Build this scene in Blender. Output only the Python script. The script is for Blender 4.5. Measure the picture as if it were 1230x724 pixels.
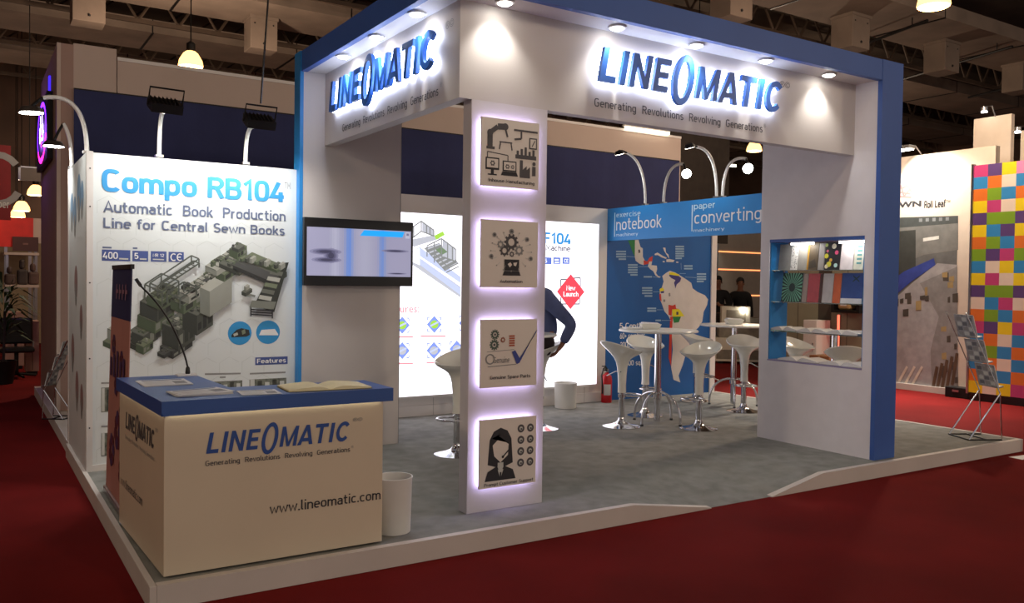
import bpy, bmesh, math, random
from mathutils import Vector, Matrix

random.seed(7)
for o in list(bpy.data.objects):
    bpy.data.objects.remove(o, do_unlink=True)
SC = bpy.context.scene
C = SC.collection
PI = math.pi
R = math.radians

# ------------------------------------------------------------------ camera
CAM_H, FPX, IW, IH = 1.55, 1022.415, 1230.0, 724.0
yaw, pit, rol = R(32.63388), R(-1.299426), R(0.784022)
fwd = Vector((math.sin(yaw) * math.cos(pit), math.cos(yaw) * math.cos(pit), math.sin(pit)))
rgt0 = Vector((math.cos(yaw), -math.sin(yaw), 0))
up0 = rgt0.cross(fwd)
rgt = rgt0 * math.cos(rol) + up0 * math.sin(rol)
up = -rgt0 * math.sin(rol) + up0 * math.cos(rol)
EYE = Vector((0, 0, CAM_H))
cam_data = bpy.data.cameras.new('camera')
cam = bpy.data.objects.new('camera', cam_data)
C.objects.link(cam)
cam.matrix_world = Matrix(((rgt.x, up.x, -fwd.x, EYE.x), (rgt.y, up.y, -fwd.y, EYE.y), (rgt.z, up.z, -fwd.z, EYE.z), (0, 0, 0, 1)))
cam_data.sensor_width = 36
cam_data.lens = FPX * 36 / IW
cam_data.clip_start = 0.05
cam_data.clip_end = 200
SC.camera = cam

# ------------------------------------------------------------------ colour management, world, exposure
SC.view_settings.view_transform = 'Standard'
SC.view_settings.look = 'None'
SC.view_settings.gamma = 1
SC.view_settings.use_curve_mapping = False
SC.view_settings.exposure = 0.3
SC.cycles.use_denoising = True
SC.cycles.sample_clamp_indirect = 4
SC.cycles.max_bounces = 6
wd = bpy.data.worlds.new('hall_air')
SC.world = wd
wd.use_nodes = True
wd.node_tree.nodes['Background'].inputs[0].default_value = (1.0, 0.92, 0.86, 1)
wd.node_tree.nodes['Background'].inputs[1].default_value = 0.38
HALL_W = 360        # a warm pendant lamp of the hall
DOWN_W = 14.0        # a soffit downlight
FLOOD_W = 36.0      # an arm floodlight

# ------------------------------------------------------------------ pixel -> point on a plane of the stand
def pix_ray(u, v):
    return rgt * ((u - IW / 2) / FPX) - up * ((v - IH / 2) / FPX) + fwd
def on_z(u, v, z=0.0):
    d = pix_ray(u, v); return EYE + d * ((z - CAM_H) / d.z)
def on_x(u, v, x):
    d = pix_ray(u, v); return EYE + d * (x / d.x)
def on_y(u, v, y):
    d = pix_ray(u, v); return EYE + d * (y / d.y)

# ------------------------------------------------------------------ materials
MATS = {}
def lin(c):
    return tuple(((x / 255) / 12.92 if x / 255 <= 0.04045 else ((x / 255 + 0.055) / 1.055) ** 2.4) for x in c)
def mat(name, rgb, rough=0.5, metal=0.0, var=0.06, scale=6.0, bump=0.0, bscale=80.0, spec=0.5, trans=0.0, alpha=1.0, coat=0.0):
    if name in MATS: return MATS[name]
    m = bpy.data.materials.new(name); m.use_nodes = True
    nt = m.node_tree; b = nt.nodes['Principled BSDF']
    c = lin(rgb)
    tc = nt.nodes.new('ShaderNodeTexCoord')
    nz = nt.nodes.new('ShaderNodeTexNoise'); nz.inputs['Scale'].default_value = scale; nz.inputs['Detail'].default_value = 4
    nt.links.new(tc.outputs['Object'], nz.inputs['Vector'])
    rp = nt.nodes.new('ShaderNodeValToRGB')
    rp.color_ramp.elements[0].position = 0.3; rp.color_ramp.elements[1].position = 0.7
    rp.color_ramp.elements[0].color = (*[x * (1 - var) for x in c], 1)
    rp.color_ramp.elements[1].color = (*[min(1, x * (1 + var)) for x in c], 1)
    nt.links.new(nz.outputs['Fac'], rp.inputs['Fac'])
    nt.links.new(rp.outputs['Color'], b.inputs['Base Color'])
    b.inputs['Roughness'].default_value = rough
    b.inputs['Metallic'].default_value = metal
    b.inputs['Specular IOR Level'].default_value = spec
    if trans: b.inputs['Transmission Weight'].default_value = trans
    if coat: b.inputs['Coat Weight'].default_value = coat
    if alpha < 1: b.inputs['Alpha'].default_value = alpha
    if bump:
        n2 = nt.nodes.new('ShaderNodeTexNoise'); n2.inputs['Scale'].default_value = bscale; n2.inputs['Detail'].default_value = 3
        nt.links.new(tc.outputs['Object'], n2.inputs['Vector'])
        bp = nt.nodes.new('ShaderNodeBump'); bp.inputs['Strength'].default_value = bump; bp.inputs['Distance'].default_value = 0.01
        nt.links.new(n2.outputs['Fac'], bp.inputs['Height']); nt.links.new(bp.outputs['Normal'], b.inputs['Normal'])
    MATS[name] = m
    return m
def emit(name, rgb, strength):
    if name in MATS: return MATS[name]
    m = bpy.data.materials.new(name); m.use_nodes = True
    b = m.node_tree.nodes['Principled BSDF']
    b.inputs['Base Color'].default_value = (*[x * 0.3 for x in lin(rgb)], 1)
    b.inputs['Emission Color'].default_value = (*lin(rgb), 1)
    b.inputs['Emission Strength'].default_value = strength
    b.inputs['Roughness'].default_value = 0.6
    MATS[name] = m
    return m

M_carpet = mat('red_carpet', (104, 20, 19), 0.95, var=0.18, scale=1.3, bump=0.5, bscale=260, spec=0.1)
M_grey = mat('grey_carpet', (138, 138, 134), 0.95, var=0.16, scale=7, bump=0.5, bscale=300, spec=0.1)
M_board = mat('white_board', (198, 190, 184), 0.55, var=0.05, scale=3)
M_white = mat('white_laminate', (216, 212, 210), 0.5, var=0.03, scale=2)
M_fascia = mat('pale_grey_paint', (198, 192, 190), 0.6, var=0.03, scale=2)
M_cream = mat('cream_laminate', (208, 194, 172), 0.45, var=0.03, scale=2)
M_blue = mat('blue_paint', (58, 96, 172), 0.5, var=0.05, scale=2)
M_bluetop = mat('blue_laminate', (52, 88, 158), 0.4, var=0.05, scale=2)
M_skyblue = mat('bright_blue_print', (40, 132, 204), 0.5, var=0.04, scale=2)
M_mapblue = mat('map_blue_print', (22, 92, 164), 0.45, var=0.06, scale=2)
M_chrome = mat('chrome', (215, 215, 218), 0.1, 1.0, var=0.02)
M_steel = mat('brushed_steel', (170, 170, 172), 0.3, 1.0, var=0.05, scale=20)
M_abs = mat('white_gloss_plastic', (226, 226, 218), 0.15, var=0.02, coat=0.5)
M_tabletop = mat('white_table_laminate', (222, 224, 220), 0.25, var=0.02)
M_black = mat('black_plastic', (14, 14, 16), 0.35, var=0.1)
M_dark = mat('dark_metal', (30, 28, 28), 0.5, 0.5, var=0.1)
M_red = mat('red_enamel', (190, 22, 30), 0.3, var=0.05)
M_paper = mat('white_paper', (224, 224, 224), 0.8, var=0.03)
M_yellowpaper = mat('yellowed_paper', (226, 216, 176), 0.8, var=0.05)
M_ink = mat('grey_ink', (82, 80, 84), 0.7)
M_darkink = mat('dark_ink', (44, 44, 50), 0.7)
M_logoblue = mat('logo_blue', (38, 76, 150), 0.5)
M_titleblue = mat('title_blue_ink', (48, 142, 204), 0.6)
M_subink = mat('slate_ink', (96, 108, 138), 0.6)
M_boxink = mat('indigo_ink', (68, 86, 148), 0.6)
M_greyink = mat('mid_grey_ink', (140, 140, 140), 0.7)
M_lightink = mat('light_grey_ink', (196, 198, 194), 0.7)
M_whiteink = mat('white_ink', (232, 234, 236), 0.6)
M_navy = mat('navy_fabric', (44, 50, 92), 0.9, var=0.15, scale=1.5, bump=0.2, bscale=20)
M_glass = mat('clear_glass', (235, 245, 245), 0.03, trans=1.0, var=0.0)

# ------------------------------------------------------------------ mesh helpers
ROOTM = {}
class MB:
    def __init__(s): s.v, s.f, s.m = [], [], []
    def face(s, pts, mi=0):
        n = len(s.v); s.v += [tuple(p) for p in pts]; s.f.append(tuple(range(n, n + len(pts)))); s.m.append(mi); return s
    def add(s, verts, faces, mi=0, mtx=None):
        n = len(s.v)
        s.v += [tuple(mtx @ Vector(p)) if mtx else tuple(p) for p in verts]
        for f in faces: s.f.append(tuple(i + n for i in f)); s.m.append(mi)
        return s
    def box(s, x0, x1, y0, y1, z0, z1, mi=0):
        v = [(x0, y0, z0), (x1, y0, z0), (x1, y1, z0), (x0, y1, z0), (x0, y0, z1), (x1, y0, z1), (x1, y1, z1), (x0, y1, z1)]
        return s.add(v, [(0, 3, 2, 1), (4, 5, 6, 7), (0, 1, 5, 4), (1, 2, 6, 5), (2, 3, 7, 6), (3, 0, 4, 7)], mi)
    def hexa(s, bottom, top, mi=0):
        n = len(bottom); v = list(bottom) + list(top)
        f = [tuple(range(n - 1, -1, -1)), tuple(range(n, 2 * n))] + [(i, (i + 1) % n, n + (i + 1) % n, n + i) for i in range(n)]
        return s.add(v, f, mi)
    def lathe(s, prof, cx=0, cy=0, cz=0, n=28, mi=0, mtx=None):
        v, f = [], []
        for r, z in prof:
            for k in range(n):
                a = 2 * PI * k / n; v.append((cx + r * math.cos(a), cy + r * math.sin(a), cz + z))
        for i in range(len(prof) - 1):
            for k in range(n):
                k2 = (k + 1) % n; f.append((i * n + k, i * n + k2, (i + 1) * n + k2, (i + 1) * n + k))
        f.append(tuple(range(n - 1, -1, -1))); L = (len(prof) - 1) * n; f.append(tuple(range(L, L + n)))
        return s.add(v, f, mi, mtx)
    def tube(s, pts, r, n=10, mi=0, closed=False, r2=None):
        pts = [Vector(p) for p in pts]; N = len(pts); v, f = [], []
        prev = None
        for i, p in enumerate(pts):
            if closed: t = pts[(i + 1) % N] - pts[i - 1]
            else: t = pts[min(i + 1, N - 1)] - pts[max(i - 1, 0)]
            t.normalize()
            if prev is None:
                a = Vector((0, 0, 1)) if abs(t.z) < 0.9 else Vector((1, 0, 0))
                u = t.cross(a).normalized()
            else:
                u = (prev - t * prev.dot(t)).normalized()
            prev = u; w = t.cross(u)
            rr = r if r2 is None else r + (r2 - r) * i / max(1, N - 1)
            for k in range(n):
                a = 2 * PI * k / n; v.append(p + (u * math.cos(a) + w * math.sin(a)) * rr)
        M = N if closed else N - 1
        for i in range(M):
            for k in range(n):
                j = (i + 1) % N; k2 = (k + 1) % n
                f.append((i * n + k, i * n + k2, j * n + k2, j * n + k))
        if not closed:
            f.append(tuple(range(n - 1, -1, -1))); f.append(tuple(range((N - 1) * n, N * n)))
        return s.add(v, f, mi)
    def sphere(s, c, rx, ry=None, rz=None, n=14, mi=0):
        ry = rx if ry is None else ry; rz = rx if rz is None else rz
        v, f = [(c[0], c[1], c[2] - rz)], []
        h = n // 2
        for i in range(1, h):
            ph = -PI / 2 + PI * i / h
            for k in range(n):
                a = 2 * PI * k / n
                v.append((c[0] + rx * math.cos(ph) * math.cos(a), c[1] + ry * math.cos(ph) * math.sin(a), c[2] + rz * math.sin(ph)))
        v.append((c[0], c[1], c[2] + rz)); top = len(v) - 1
        for k in range(n):
            k2 = (k + 1) % n
            f.append((0, 1 + k2, 1 + k)); f.append((top, 1 + (h - 2) * n + k, 1 + (h - 2) * n + k2))
            for i in range(h - 2):
                f.append((1 + i * n + k, 1 + i * n + k2, 1 + (i + 1) * n + k2, 1 + (i + 1) * n + k))
        return s.add(v, f, mi)
    def build(s, name, mats, parent=None, smooth=False, bevel=0.0, label=None, seg=2):
        if not isinstance(mats, (list, tuple)): mats = [mats]
        me = bpy.data.meshes.new(name)
        if parent is not None:
            T = ROOTM[parent]; inv = T.inverted(); vs = [inv @ Vector(p) for p in s.v]
        else:
            xs = [p[0] for p in s.v]; ys = [p[1] for p in s.v]; zs = [p[2] for p in s.v]
            T = Matrix.Translation(((min(xs) + max(xs)) / 2, (min(ys) + max(ys)) / 2, min(zs)))
            inv = T.inverted(); vs = [inv @ Vector(p) for p in s.v]
        me.from_pydata([tuple(p) for p in vs], [], s.f)
        for m in mats: me.materials.append(m)
        me.polygons.foreach_set('material_index', s.m)
        bm = bmesh.new(); bm.from_mesh(me)
        if bevel:
            bmesh.ops.remove_doubles(bm, verts=bm.verts, dist=1e-5)
            es = [e for e in bm.edges if len(e.link_faces) == 2 and e.calc_face_angle(0) > 0.6]
            bmesh.ops.bevel(bm, geom=es, offset=bevel, segments=seg, affect='EDGES', profile=0.5, clamp_overlap=True)
        bmesh.ops.recalc_face_normals(bm, faces=bm.faces)
        bm.to_mesh(me); bm.free()
        if smooth:
            me.polygons.foreach_set('use_smooth', [True] * len(me.polygons))
            me.set_sharp_from_angle(angle=R(42))
        me.update()
        o = bpy.data.objects.new(name, me); C.objects.link(o)
        if parent is not None: o.parent = parent
        else: o.location = T.to_translation()
        ROOTM[o] = T
        if label: o['label'] = label
        return o

def thing(name, label, cat, loc=(0, 0, 0), rotz=0.0, group=None):
    o = bpy.data.objects.new(name, None); C.objects.link(o)
    o.location = loc; o.rotation_euler = (0, 0, rotz); o.empty_display_size = 0.1
    o['label'] = label; o['category'] = cat
    if group: o['group'] = group
    ROOTM[o] = Matrix.Translation(Vector(loc)) @ Matrix.Rotation(rotz, 4, 'Z')
    return o
def tag(o, label, cat, group=None, kind=None):
    o['label'] = label; o['category'] = cat
    if group: o['group'] = group
    if kind: o['kind'] = kind
    return o
def struct(o):
    o['kind'] = 'structure'; return o
def dup(root, loc, rotz=0.0, label=None, group=None):
    r = root.copy(); C.objects.link(r); r.location = loc; r.rotation_euler = (0, 0, rotz)
    if label: r['label'] = label
    if group: r['group'] = group
    for ch in list(root.children):
        c = ch.copy(); C.objects.link(c); c.parent = r
        for g in list(ch.children):
            d = g.copy(); C.objects.link(d); d.parent = c
    return r
def light(name, kind, loc, energy, color=(1, 1, 1), parent=None, target=None, **kw):
    l = bpy.data.lights.new(name, kind); l.energy = energy; l.color = color
    for k, v in kw.items(): setattr(l, k, v)
    o = bpy.data.objects.new(name, l); C.objects.link(o)
    Mx = Matrix.Translation(Vector(loc))
    if target is not None:
        d = (Vector(target) - Vector(loc)).normalized()
        Mx = Mx @ d.to_track_quat('-Z', 'Y').to_matrix().to_4x4()
    if parent is not None:
        o.parent = parent; o.matrix_local = ROOTM[parent].inverted() @ Mx
    else: o.matrix_world = Mx
    return o

# ------------------------------------------------------------------ lettering and flat prints
# a plain technical stroke alphabet: centre lines in units of the capital height
def _arc(cx, cy, rx, ry, a0, a1, n=10):
    return [(cx + rx * math.cos(R(a0 + (a1 - a0) * k / n)), cy + ry * math.sin(R(a0 + (a1 - a0) * k / n))) for k in range(n + 1)]
def _sup(cx, cy, rx, ry, a0=0, a1=360, n=28, e=.72):
    out = []
    for k in range(n + 1):
        a = R(a0 + (a1 - a0) * k / n); c, s_ = math.cos(a), math.sin(a)
        out.append((cx + rx * math.copysign(abs(c) ** e, c), cy + ry * math.copysign(abs(s_) ** e, s_)))
    return out
XH = .70
def _glyphs():
    G = {}; lo = .07; hi = XH - .07; m = XH / 2; ry = (hi - lo) / 2
    bowl = _sup(.27, m, .20, ry)
    arch = lambda x0, x1: [(x0, hi - .24)] + _arc((x0 + x1) / 2, hi - .19, (x1 - x0) / 2, .19, 180, 0) + [(x1, 0)]
    G['o'] = (.54, [bowl]); G['c'] = (.50, [_sup(.27, m, .20, ry, 48, 312, 20)]); G['e'] = (.54, [[(.07, m + .02)] + [(.47, m + .02)] + _sup(.27, m, .20, ry, 8, 310, 22)])
    G['p'] = (.56, [bowl, [(.07, XH), (.07, -.26)]]); G['b'] = (.56, [bowl, [(.07, 0), (.07, 1.02)]]); G['d'] = (.56, [bowl, [(.47, 0), (.47, 1.02)]])
    G['g'] = (.56, [bowl, [(.47, XH), (.47, -.06)] + _arc(.29, -.06, .18, .14, 0, -150)])
    G['n'] = (.54, [[(.07, 0), (.07, XH)], arch(.07, .47)]); G['h'] = (.54, [[(.07, 0), (.07, 1.02)], arch(.07, .47)]); G['m'] = (.84, [[(.07, 0), (.07, XH)], arch(.07, .42), arch(.42, .77)])
    G['u'] = (.54, [[(.47, XH), (.47, 0)], [(.07, XH), (.07, .26)] + _arc(.27, .26, .20, .19, 180, 360)]); G['r'] = (.36, [[(.07, 0), (.07, XH)], [(.07, hi - .22)] + _arc(.27, hi - .2, .20, .2, 180, 80)])
    G['a'] = (.52, [_arc(.25, hi - .17, .19, .17, 150, 0) + [(.44, 0)], [(.44, m + .05), (.24, m + .05)] + _arc(.22, (m + .05 + lo) / 2, .16, (m + .05 - lo) / 2, 90, 270) + [(.30, lo), (.44, lo + .09)]])
    G['i'] = (.18, [[(.09, 0), (.09, XH)], [(.09, .86), (.09, 1.0)]]); G['l'] = (.24, [[(.09, 1.02), (.09, .18)] + _arc(.2, .18, .11, .11, 180, 270)])
    G['t'] = (.38, [[(.15, .92), (.15, .2)] + _arc(.28, .2, .13, .13, 180, 270) + [(.36, .07)], [(.0, hi), (.35, hi)]]); G['f'] = (.36, [[(.36, .95)] + _arc(.28, .82, .13, .13, 90, 180) + [(.15, 0)], [(.0, hi), (.33, hi)]])
    G['s'] = (.48, [_arc(.25, m + .155, .165, .155, 35, 180, 8) + _arc(.25, m + .155, .165, .155, 180, 270, 6) + _arc(.24, m - .155, .17, .155, 90, 0, 6) + _arc(.24, m - .155, .17, .155, 0, -150, 8)])
    G['k'] = (.5, [[(.07, 0), (.07, 1.02)], [(.42, XH), (.1, .28)], [(.2, .38), (.46, 0)]]); G['v'] = (.5, [[(.03, XH), (.25, .03), (.47, XH)]]); G['w'] = (.74, [[(.03, XH), (.2, .04), (.37, .6), (.54, .04), (.71, XH)]])
    G['x'] = (.48, [[(.05, 0), (.43, XH)], [(.05, XH), (.43, 0)]]); G['y'] = (.5, [[(.03, XH), (.25, .05)], [(.47, XH), (.22, -.1)] + _arc(.1, -.1, .1, .1, -10, -90, 4)]); G['q'] = (.56, [bowl, [(.47, XH), (.47, -.26)]])
    G['.'] = (.18, [[(.09, 0), (.09, .15)]]); G['+'] = (.5, [[(.25, .2), (.25, .68)], [(.03, .44), (.47, .44)]]); G[' '] = (.3, [])
    G['C'] = (.62, [_sup(.32, .5, .25, .43, 42, 318, 22, .66)]); G['O'] = (.66, [_sup(.33, .5, .26, .43, 0, 360, 30, .66)]); G['G'] = (.66, [_sup(.32, .5, .25, .43, 42, 350, 22, .66) + [(.57, .47), (.34, .47)]])
    br = [(.07, .93), (.32, .93)] + _arc(.34, .715, .20, .215, 90, -90) + [(.07, .50)]
    G['R'] = (.62, [[(.07, 0), (.07, 1)], br, [(.33, .5), (.56, 0)]]); G['P'] = (.6, [[(.07, 0), (.07, 1)], br]); G['B'] = (.62, [[(.07, 0), (.07, 1)], [(.07, .93), (.32, .93)] + _arc(.33, .73, .19, .2, 90, -90) + [(.07, .53)], [(.32, .53)] + _arc(.35, .30, .20, .23, 90, -90) + [(.07, .07)]])
    G['A'] = (.68, [[(.04, 0), (.34, .98), (.64, 0)], [(.14, .28), (.54, .28)]]); G['L'] = (.52, [[(.07, 1), (.07, .07), (.5, .07)]]); G['F'] = (.54, [[(.07, 0), (.07, .93), (.52, .93)], [(.07, .5), (.46, .5)]]); G['E'] = (.56, [[(.52, .93), (.07, .93), (.07, .07), (.52, .07)], [(.07, .51), (.46, .51)]])
    G['S'] = (.58, [_arc(.29, .72, .21, .21, 30, 180, 8) + _arc(.29, .72, .21, .21, 180, 262, 6) + _arc(.28, .29, .23, .22, 82, 0, 6) + _arc(.28, .29, .23, .22, 0, -150, 8)]); G['M'] = (.80, [[(.07, 0), (.07, .98), (.40, .34), (.73, .98), (.73, 0)]]); G['N'] = (.66, [[(.07, 0), (.07, .97), (.59, .03), (.59, 1)]])
    G['I'] = (.2, [[(.1, 0), (.1, 1)]]); G['T'] = (.58, [[(.29, 0), (.29, .93)], [(.02, .93), (.56, .93)]]); G['U'] = (.64, [[(.07, 1), (.07, .3)] + _arc(.32, .3, .25, .23, 180, 360) + [(.57, 1)]])
    G['0'] = (.58, [_sup(.29, .5, .22, .43, 0, 360, 30, .66)]); G['1'] = (.40, [[(.05, .72), (.27, .95), (.27, 0)]]); G['4'] = (.60, [[(.34, .98), (.06, .26), (.56, .26)], [(.42, .5), (.42, 0)]]); G['5'] = (.56, [[(.48, .93), (.13, .93), (.10, .52)] + _arc(.27, .33, .22, .26, 120, -150, 14)])
    G['2'] = (.56, [_arc(.28, .70, .20, .23, 170, -35, 10) + [(.08, .07), (.52, .07)]]); G['6'] = (.58, [_sup(.29, .31, .22, .24), [(.10, .40)] + [(.34, .97)]]); G['3'] = (.56, [_arc(.27, .72, .19, .21, 150, -80, 10), _arc(.27, .29, .22, .22, 80, -150, 12)])
    return G
GLY = _glyphs()
def stroke_text(body, w=.13):
    v, f, x = [], [], 0.0
    for ch in body:
        adv, lines = GLY[ch]
        for li, ln in enumerate(lines):
            pts = [Vector(p) for p in ln]; q = [pts[0]]
            for p in pts[1:]:
                if (p - q[-1]).length > 1e-4: q.append(p)
            closed = len(q) > 3 and (q[0] - q[-1]).length < 1e-3
            if closed: q = q[:-1]
            n = len(q); b = len(v)
            for i, p in enumerate(q):
                d0 = (p - q[i - 1]) if (i > 0 or closed) else (q[1] - p); d1 = (q[(i + 1) % n] - p) if (i < n - 1 or closed) else (p - q[i - 1])
                d0.normalize(); d1.normalize(); n0 = Vector((-d0.y, d0.x)); n1 = Vector((-d1.y, d1.x)); mm = n0 + n1
                mm = n0 if mm.length < .2 else mm / max(.45, 1 + n0.dot(n1))
                v.append((x + p.x + mm.x * w / 2, p.y + mm.y * w / 2, li)); v.append((x + p.x - mm.x * w / 2, p.y - mm.y * w / 2, li))
            for i in range(n if closed else n - 1):
                j = (i + 1) % n; f.append((b + 2 * i, b + 2 * i + 1, b + 2 * j + 1, b + 2 * j))
        x += adv + .07
    return v, f
_TXT = {}
def text_geo(body, bold=0.0, spacing=1.0):
    key = (body, bold, spacing)
    if key in _TXT: return _TXT[key]
    if all(c in GLY for c in body):
        v, f = stroke_text(body, .115 + bold * 1.6)
    else:
        cu = bpy.data.curves.new('lettering', 'FONT'); cu.body = body; cu.offset = bold; cu.resolution_u = 2
        cu.space_character = spacing
        ob = bpy.data.objects.new('lettering', cu); C.objects.link(ob)
        bpy.context.view_layer.update()
        me = bpy.data.meshes.new_from_object(ob.evaluated_get(bpy.context.evaluated_depsgraph_get()))
        v = [(p.co.x, p.co.y, 0) for p in me.vertices]; f = [tuple(p.vertices) for p in me.polygons]
        bpy.data.objects.remove(ob); bpy.data.curves.remove(cu); bpy.data.meshes.remove(me)
    x0 = min(p[0] for p in v); x1 = max(p[0] for p in v); y0 = min(p[1] for p in v); y1 = max(p[1] for p in v)
    v = [((p[0] - x0) / (x1 - x0), (p[1] - y0) / (y1 - y0), p[2]) for p in v]
    _TXT[key] = (v, f); return v, f

class PlaneY:      # an upright face looking towards -Y
    def __init__(s, y): s.y = y
    def px(s, u, v): p = on_y(u, v, s.y); return (p.x, p.z)
    def pt(s, a, b, off): return (a, s.y - off, b)
class PlaneX:      # an upright face looking towards -X; a runs to the right as seen from the front
    def __init__(s, x): s.x = x
    def px(s, u, v): p = on_x(u, v, s.x); return (-p.y, p.z)
    def pt(s, a, b, off): return (s.x - off, -a, b)
class PlaneZ:      # a level face
    def __init__(s, z): s.z = z
    def px(s, u, v): p = on_z(u, v, s.z); return (p.x, p.y)
    def pt(s, a, b, off): return (a, b, s.z + off)

class Print:
    def __init__(s, plane): s.pl = plane; s.mb = MB(); s.mats = []; s.n = 0; s.step = 1.5e-5
    def mi(s, m):
        if m not in s.mats: s.mats.append(m)
        return s.mats.index(m)
    def poly(s, pts, m, layer=1, px=True):
        if px: pts = [s.pl.px(*p) for p in pts]
        s.n += 1
        s.mb.face([s.pl.pt(a, b, 0.0012 * layer + s.step * s.n) for a, b in pts], s.mi(m)); return s
    def rect(s, p0, p1, m, layer=1, px=True):
        a = s.pl.px(*p0) if px else p0; b = s.pl.px(*p1) if px else p1
        return s.poly([(a[0], a[1]), (b[0], a[1]), (b[0], b[1]), (a[0], b[1])], m, layer, False)
    def disc(s, c, rx, ry, m, layer=1, px=True, n=24):
        if px:
            cc = s.pl.px(*c); e = s.pl.px(c[0] + rx, c[1]); g = s.pl.px(c[0], c[1] - ry)
            rx = abs(e[0] - cc[0]); ry = abs(g[1] - cc[1]); c = cc
        return s.poly([(c[0] + rx * math.cos(2 * PI * k / n), c[1] + ry * math.sin(2 * PI * k / n)) for k in range(n)], m, layer, False)
    def ring(s, c, rx, ry, w, m, layer=1, n=28):
        for k in range(n):
            a, b = 2 * PI * k / n, 2 * PI * (k + 1) / n
            s.poly([(c[0] + rx * math.cos(a), c[1] + ry * math.sin(a)), (c[0] + rx * math.cos(b), c[1] + ry * math.sin(b)),
                    (c[0] + (rx - w) * math.cos(b), c[1] + (ry - w) * math.sin(b)), (c[0] + (rx - w) * math.cos(a), c[1] + (ry - w) * math.sin(a))], m, layer, False)
        return s
    def line(s, p, q, w, m, layer=1, px=True):
        a = Vector(s.pl.px(*p) if px else p); b = Vector(s.pl.px(*q) if px else q)
        d = (b - a).normalized() * (w / 2); n = Vector((-d.y, d.x))
        return s.poly([tuple(a + n), tuple(b + n), tuple(b - n), tuple(a - n)], m, layer, False)
    def text(s, body, p0, p1, m, layer=2, bold=0.0, px=True, spacing=1.0):
        px = px and max(abs(q) for q in p0) > 15      # small numbers are metres on the plane
        a = s.pl.px(*p0) if px else p0; b = s.pl.px(*p1) if px else p1
        v, f = text_geo(body, bold, spacing)
        s.mb.add([s.pl.pt(a[0] + (b[0] - a[0]) * x, a[1] + (b[1] - a[1]) * y, 0.0012 * layer + 0.00025 * k + s.step * s.n) for x, y, k in v], f, s.mi(m)); return s
    def build(s, name, parent, label=None):
        return s.mb.build(name, s.mats, parent, label=label)

def ring_polys(cx, cy, rx, ry, tx, ty, a0=0, a1=360, n=28):
    out = []
    for k in range(n):
        a = R(a0 + (a1 - a0) * k / n); b = R(a0 + (a1 - a0) * (k + 1) / n)
        out.append([(cx + rx * math.cos(a), cy + ry * math.sin(a)), (cx + rx * math.cos(b), cy + ry * math.sin(b)),
                    (cx + (rx - tx) * math.cos(b), cy + (ry - ty) * math.sin(b)), (cx + (rx - tx) * math.cos(a), cy + (ry - ty) * math.sin(a))])
    return out
LET = {
 'L': (.62, [[(0, 0), (.21, 0), (.21, 1), (0, 1)], [(.21, 0), (.62, 0), (.62, .19), (.21, .19)]]),
 'I': (.21, [[(0, 0), (.21, 0), (.21, 1), (0, 1)]]),
 'N': (.78, [[(0, 0), (.2, 0), (.2, 1), (0, 1)], [(.58, 0), (.78, 0), (.78, 1), (.58, 1)], [(.2, 1), (.2, .68), (.58, 0), (.58, .32)]]),
 'E': (.62, [[(0, 0), (.2, 0), (.2, 1), (0, 1)], [(.2, 0), (.62, 0), (.62, .18), (.2, .18)], [(.2, .41), (.57, .41), (.57, .59), (.2, .59)], [(.2, .82), (.62, .82), (.62, 1), (.2, 1)]]),
 'O': (.90, ring_polys(.45, .48, .45, .79, .20, .21)),
 'M': (.95, [[(0, 0), (.19, 0), (.19, 1), (0, 1)], [(.76, 0), (.95, 0), (.95, 1), (.76, 1)], [(.19, 1), (.19, .62), (.40, 0), (.475, .22)], [(.76, 1), (.475, .22), (.55, 0), (.76, .62)], [(.40, 0), (.55, 0), (.475, .22)]]),
 'A': (.9, [[(0, 0), (.21, 0), (.45, .74), (.35, 1)], [(.9, 0), (.55, 1), (.45, .74), (.69, 0)], [(.35, 1), (.45, .74), (.55, 1)], [(.26, .17), (.64, .17), (.58, .34), (.32, .34)]]),
 'T': (.76, [[(0, .81), (.76, .81), (.76, 1), (0, 1)], [(.28, 0), (.48, 0), (.48, .81), (.28, .81)]]),
 'C': (.8, ring_polys(.42, .5, .42, .52, .19, .19, 42, 318, 20)),
}
GAP = .17; SLANT = .2
KERN = {'M': -.10, 'A': -.13}
def logo_layout():
    x = 0; out = []
    for ch in 'LINEOMATIC':
        w, polys = LET[ch]
        out.append((ch, [[(x + px + SLANT * py, py) for px, py in p] for p in polys])); x += w + GAP + KERN.get(ch, 0)
    return out, x - GAP + SLANT
LOGO, LOGO_W = logo_layout()
def flat_logo(pr, p0, p1, m, layer=2):        # p0 lower left, p1 upper right of the capitals, in plane units
    sx = (p1[0] - p0[0]) / LOGO_W; sy = p1[1] - p0[1]
    for ch, polys in LOGO:
        for p in polys: pr.poly([(p0[0] + a * sx, p0[1] + b * sy) for a, b in p], m, layer, False)
M_letter = mat('letter_blue', (34, 92, 178), 0.4, var=0.05)
M_halo = emit('letter_halo_led', (215, 228, 255), 16.0)
def solid_logo(plane, p0, p1, parent):        # raised letters lit from behind
    sx = (p1[0] - p0[0]) / LOGO_W; sy = p1[1] - p0[1]
    for ch, polys in LOGO:
        mb = MB()
        for p in polys:
            q = [(p0[0] + a * sx, p0[1] + b * sy) for a, b in p]
            mb.hexa([plane.pt(a, b, 0.036) for a, b in q], [plane.pt(a, b, 0.068) for a, b in q], 0)
            mb.hexa([plane.pt(a, b, 0.022) for a, b in q], [plane.pt(a, b, 0.034) for a, b in q], 1)
        mb.build('letter', [M_letter, M_halo], parent)

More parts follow.
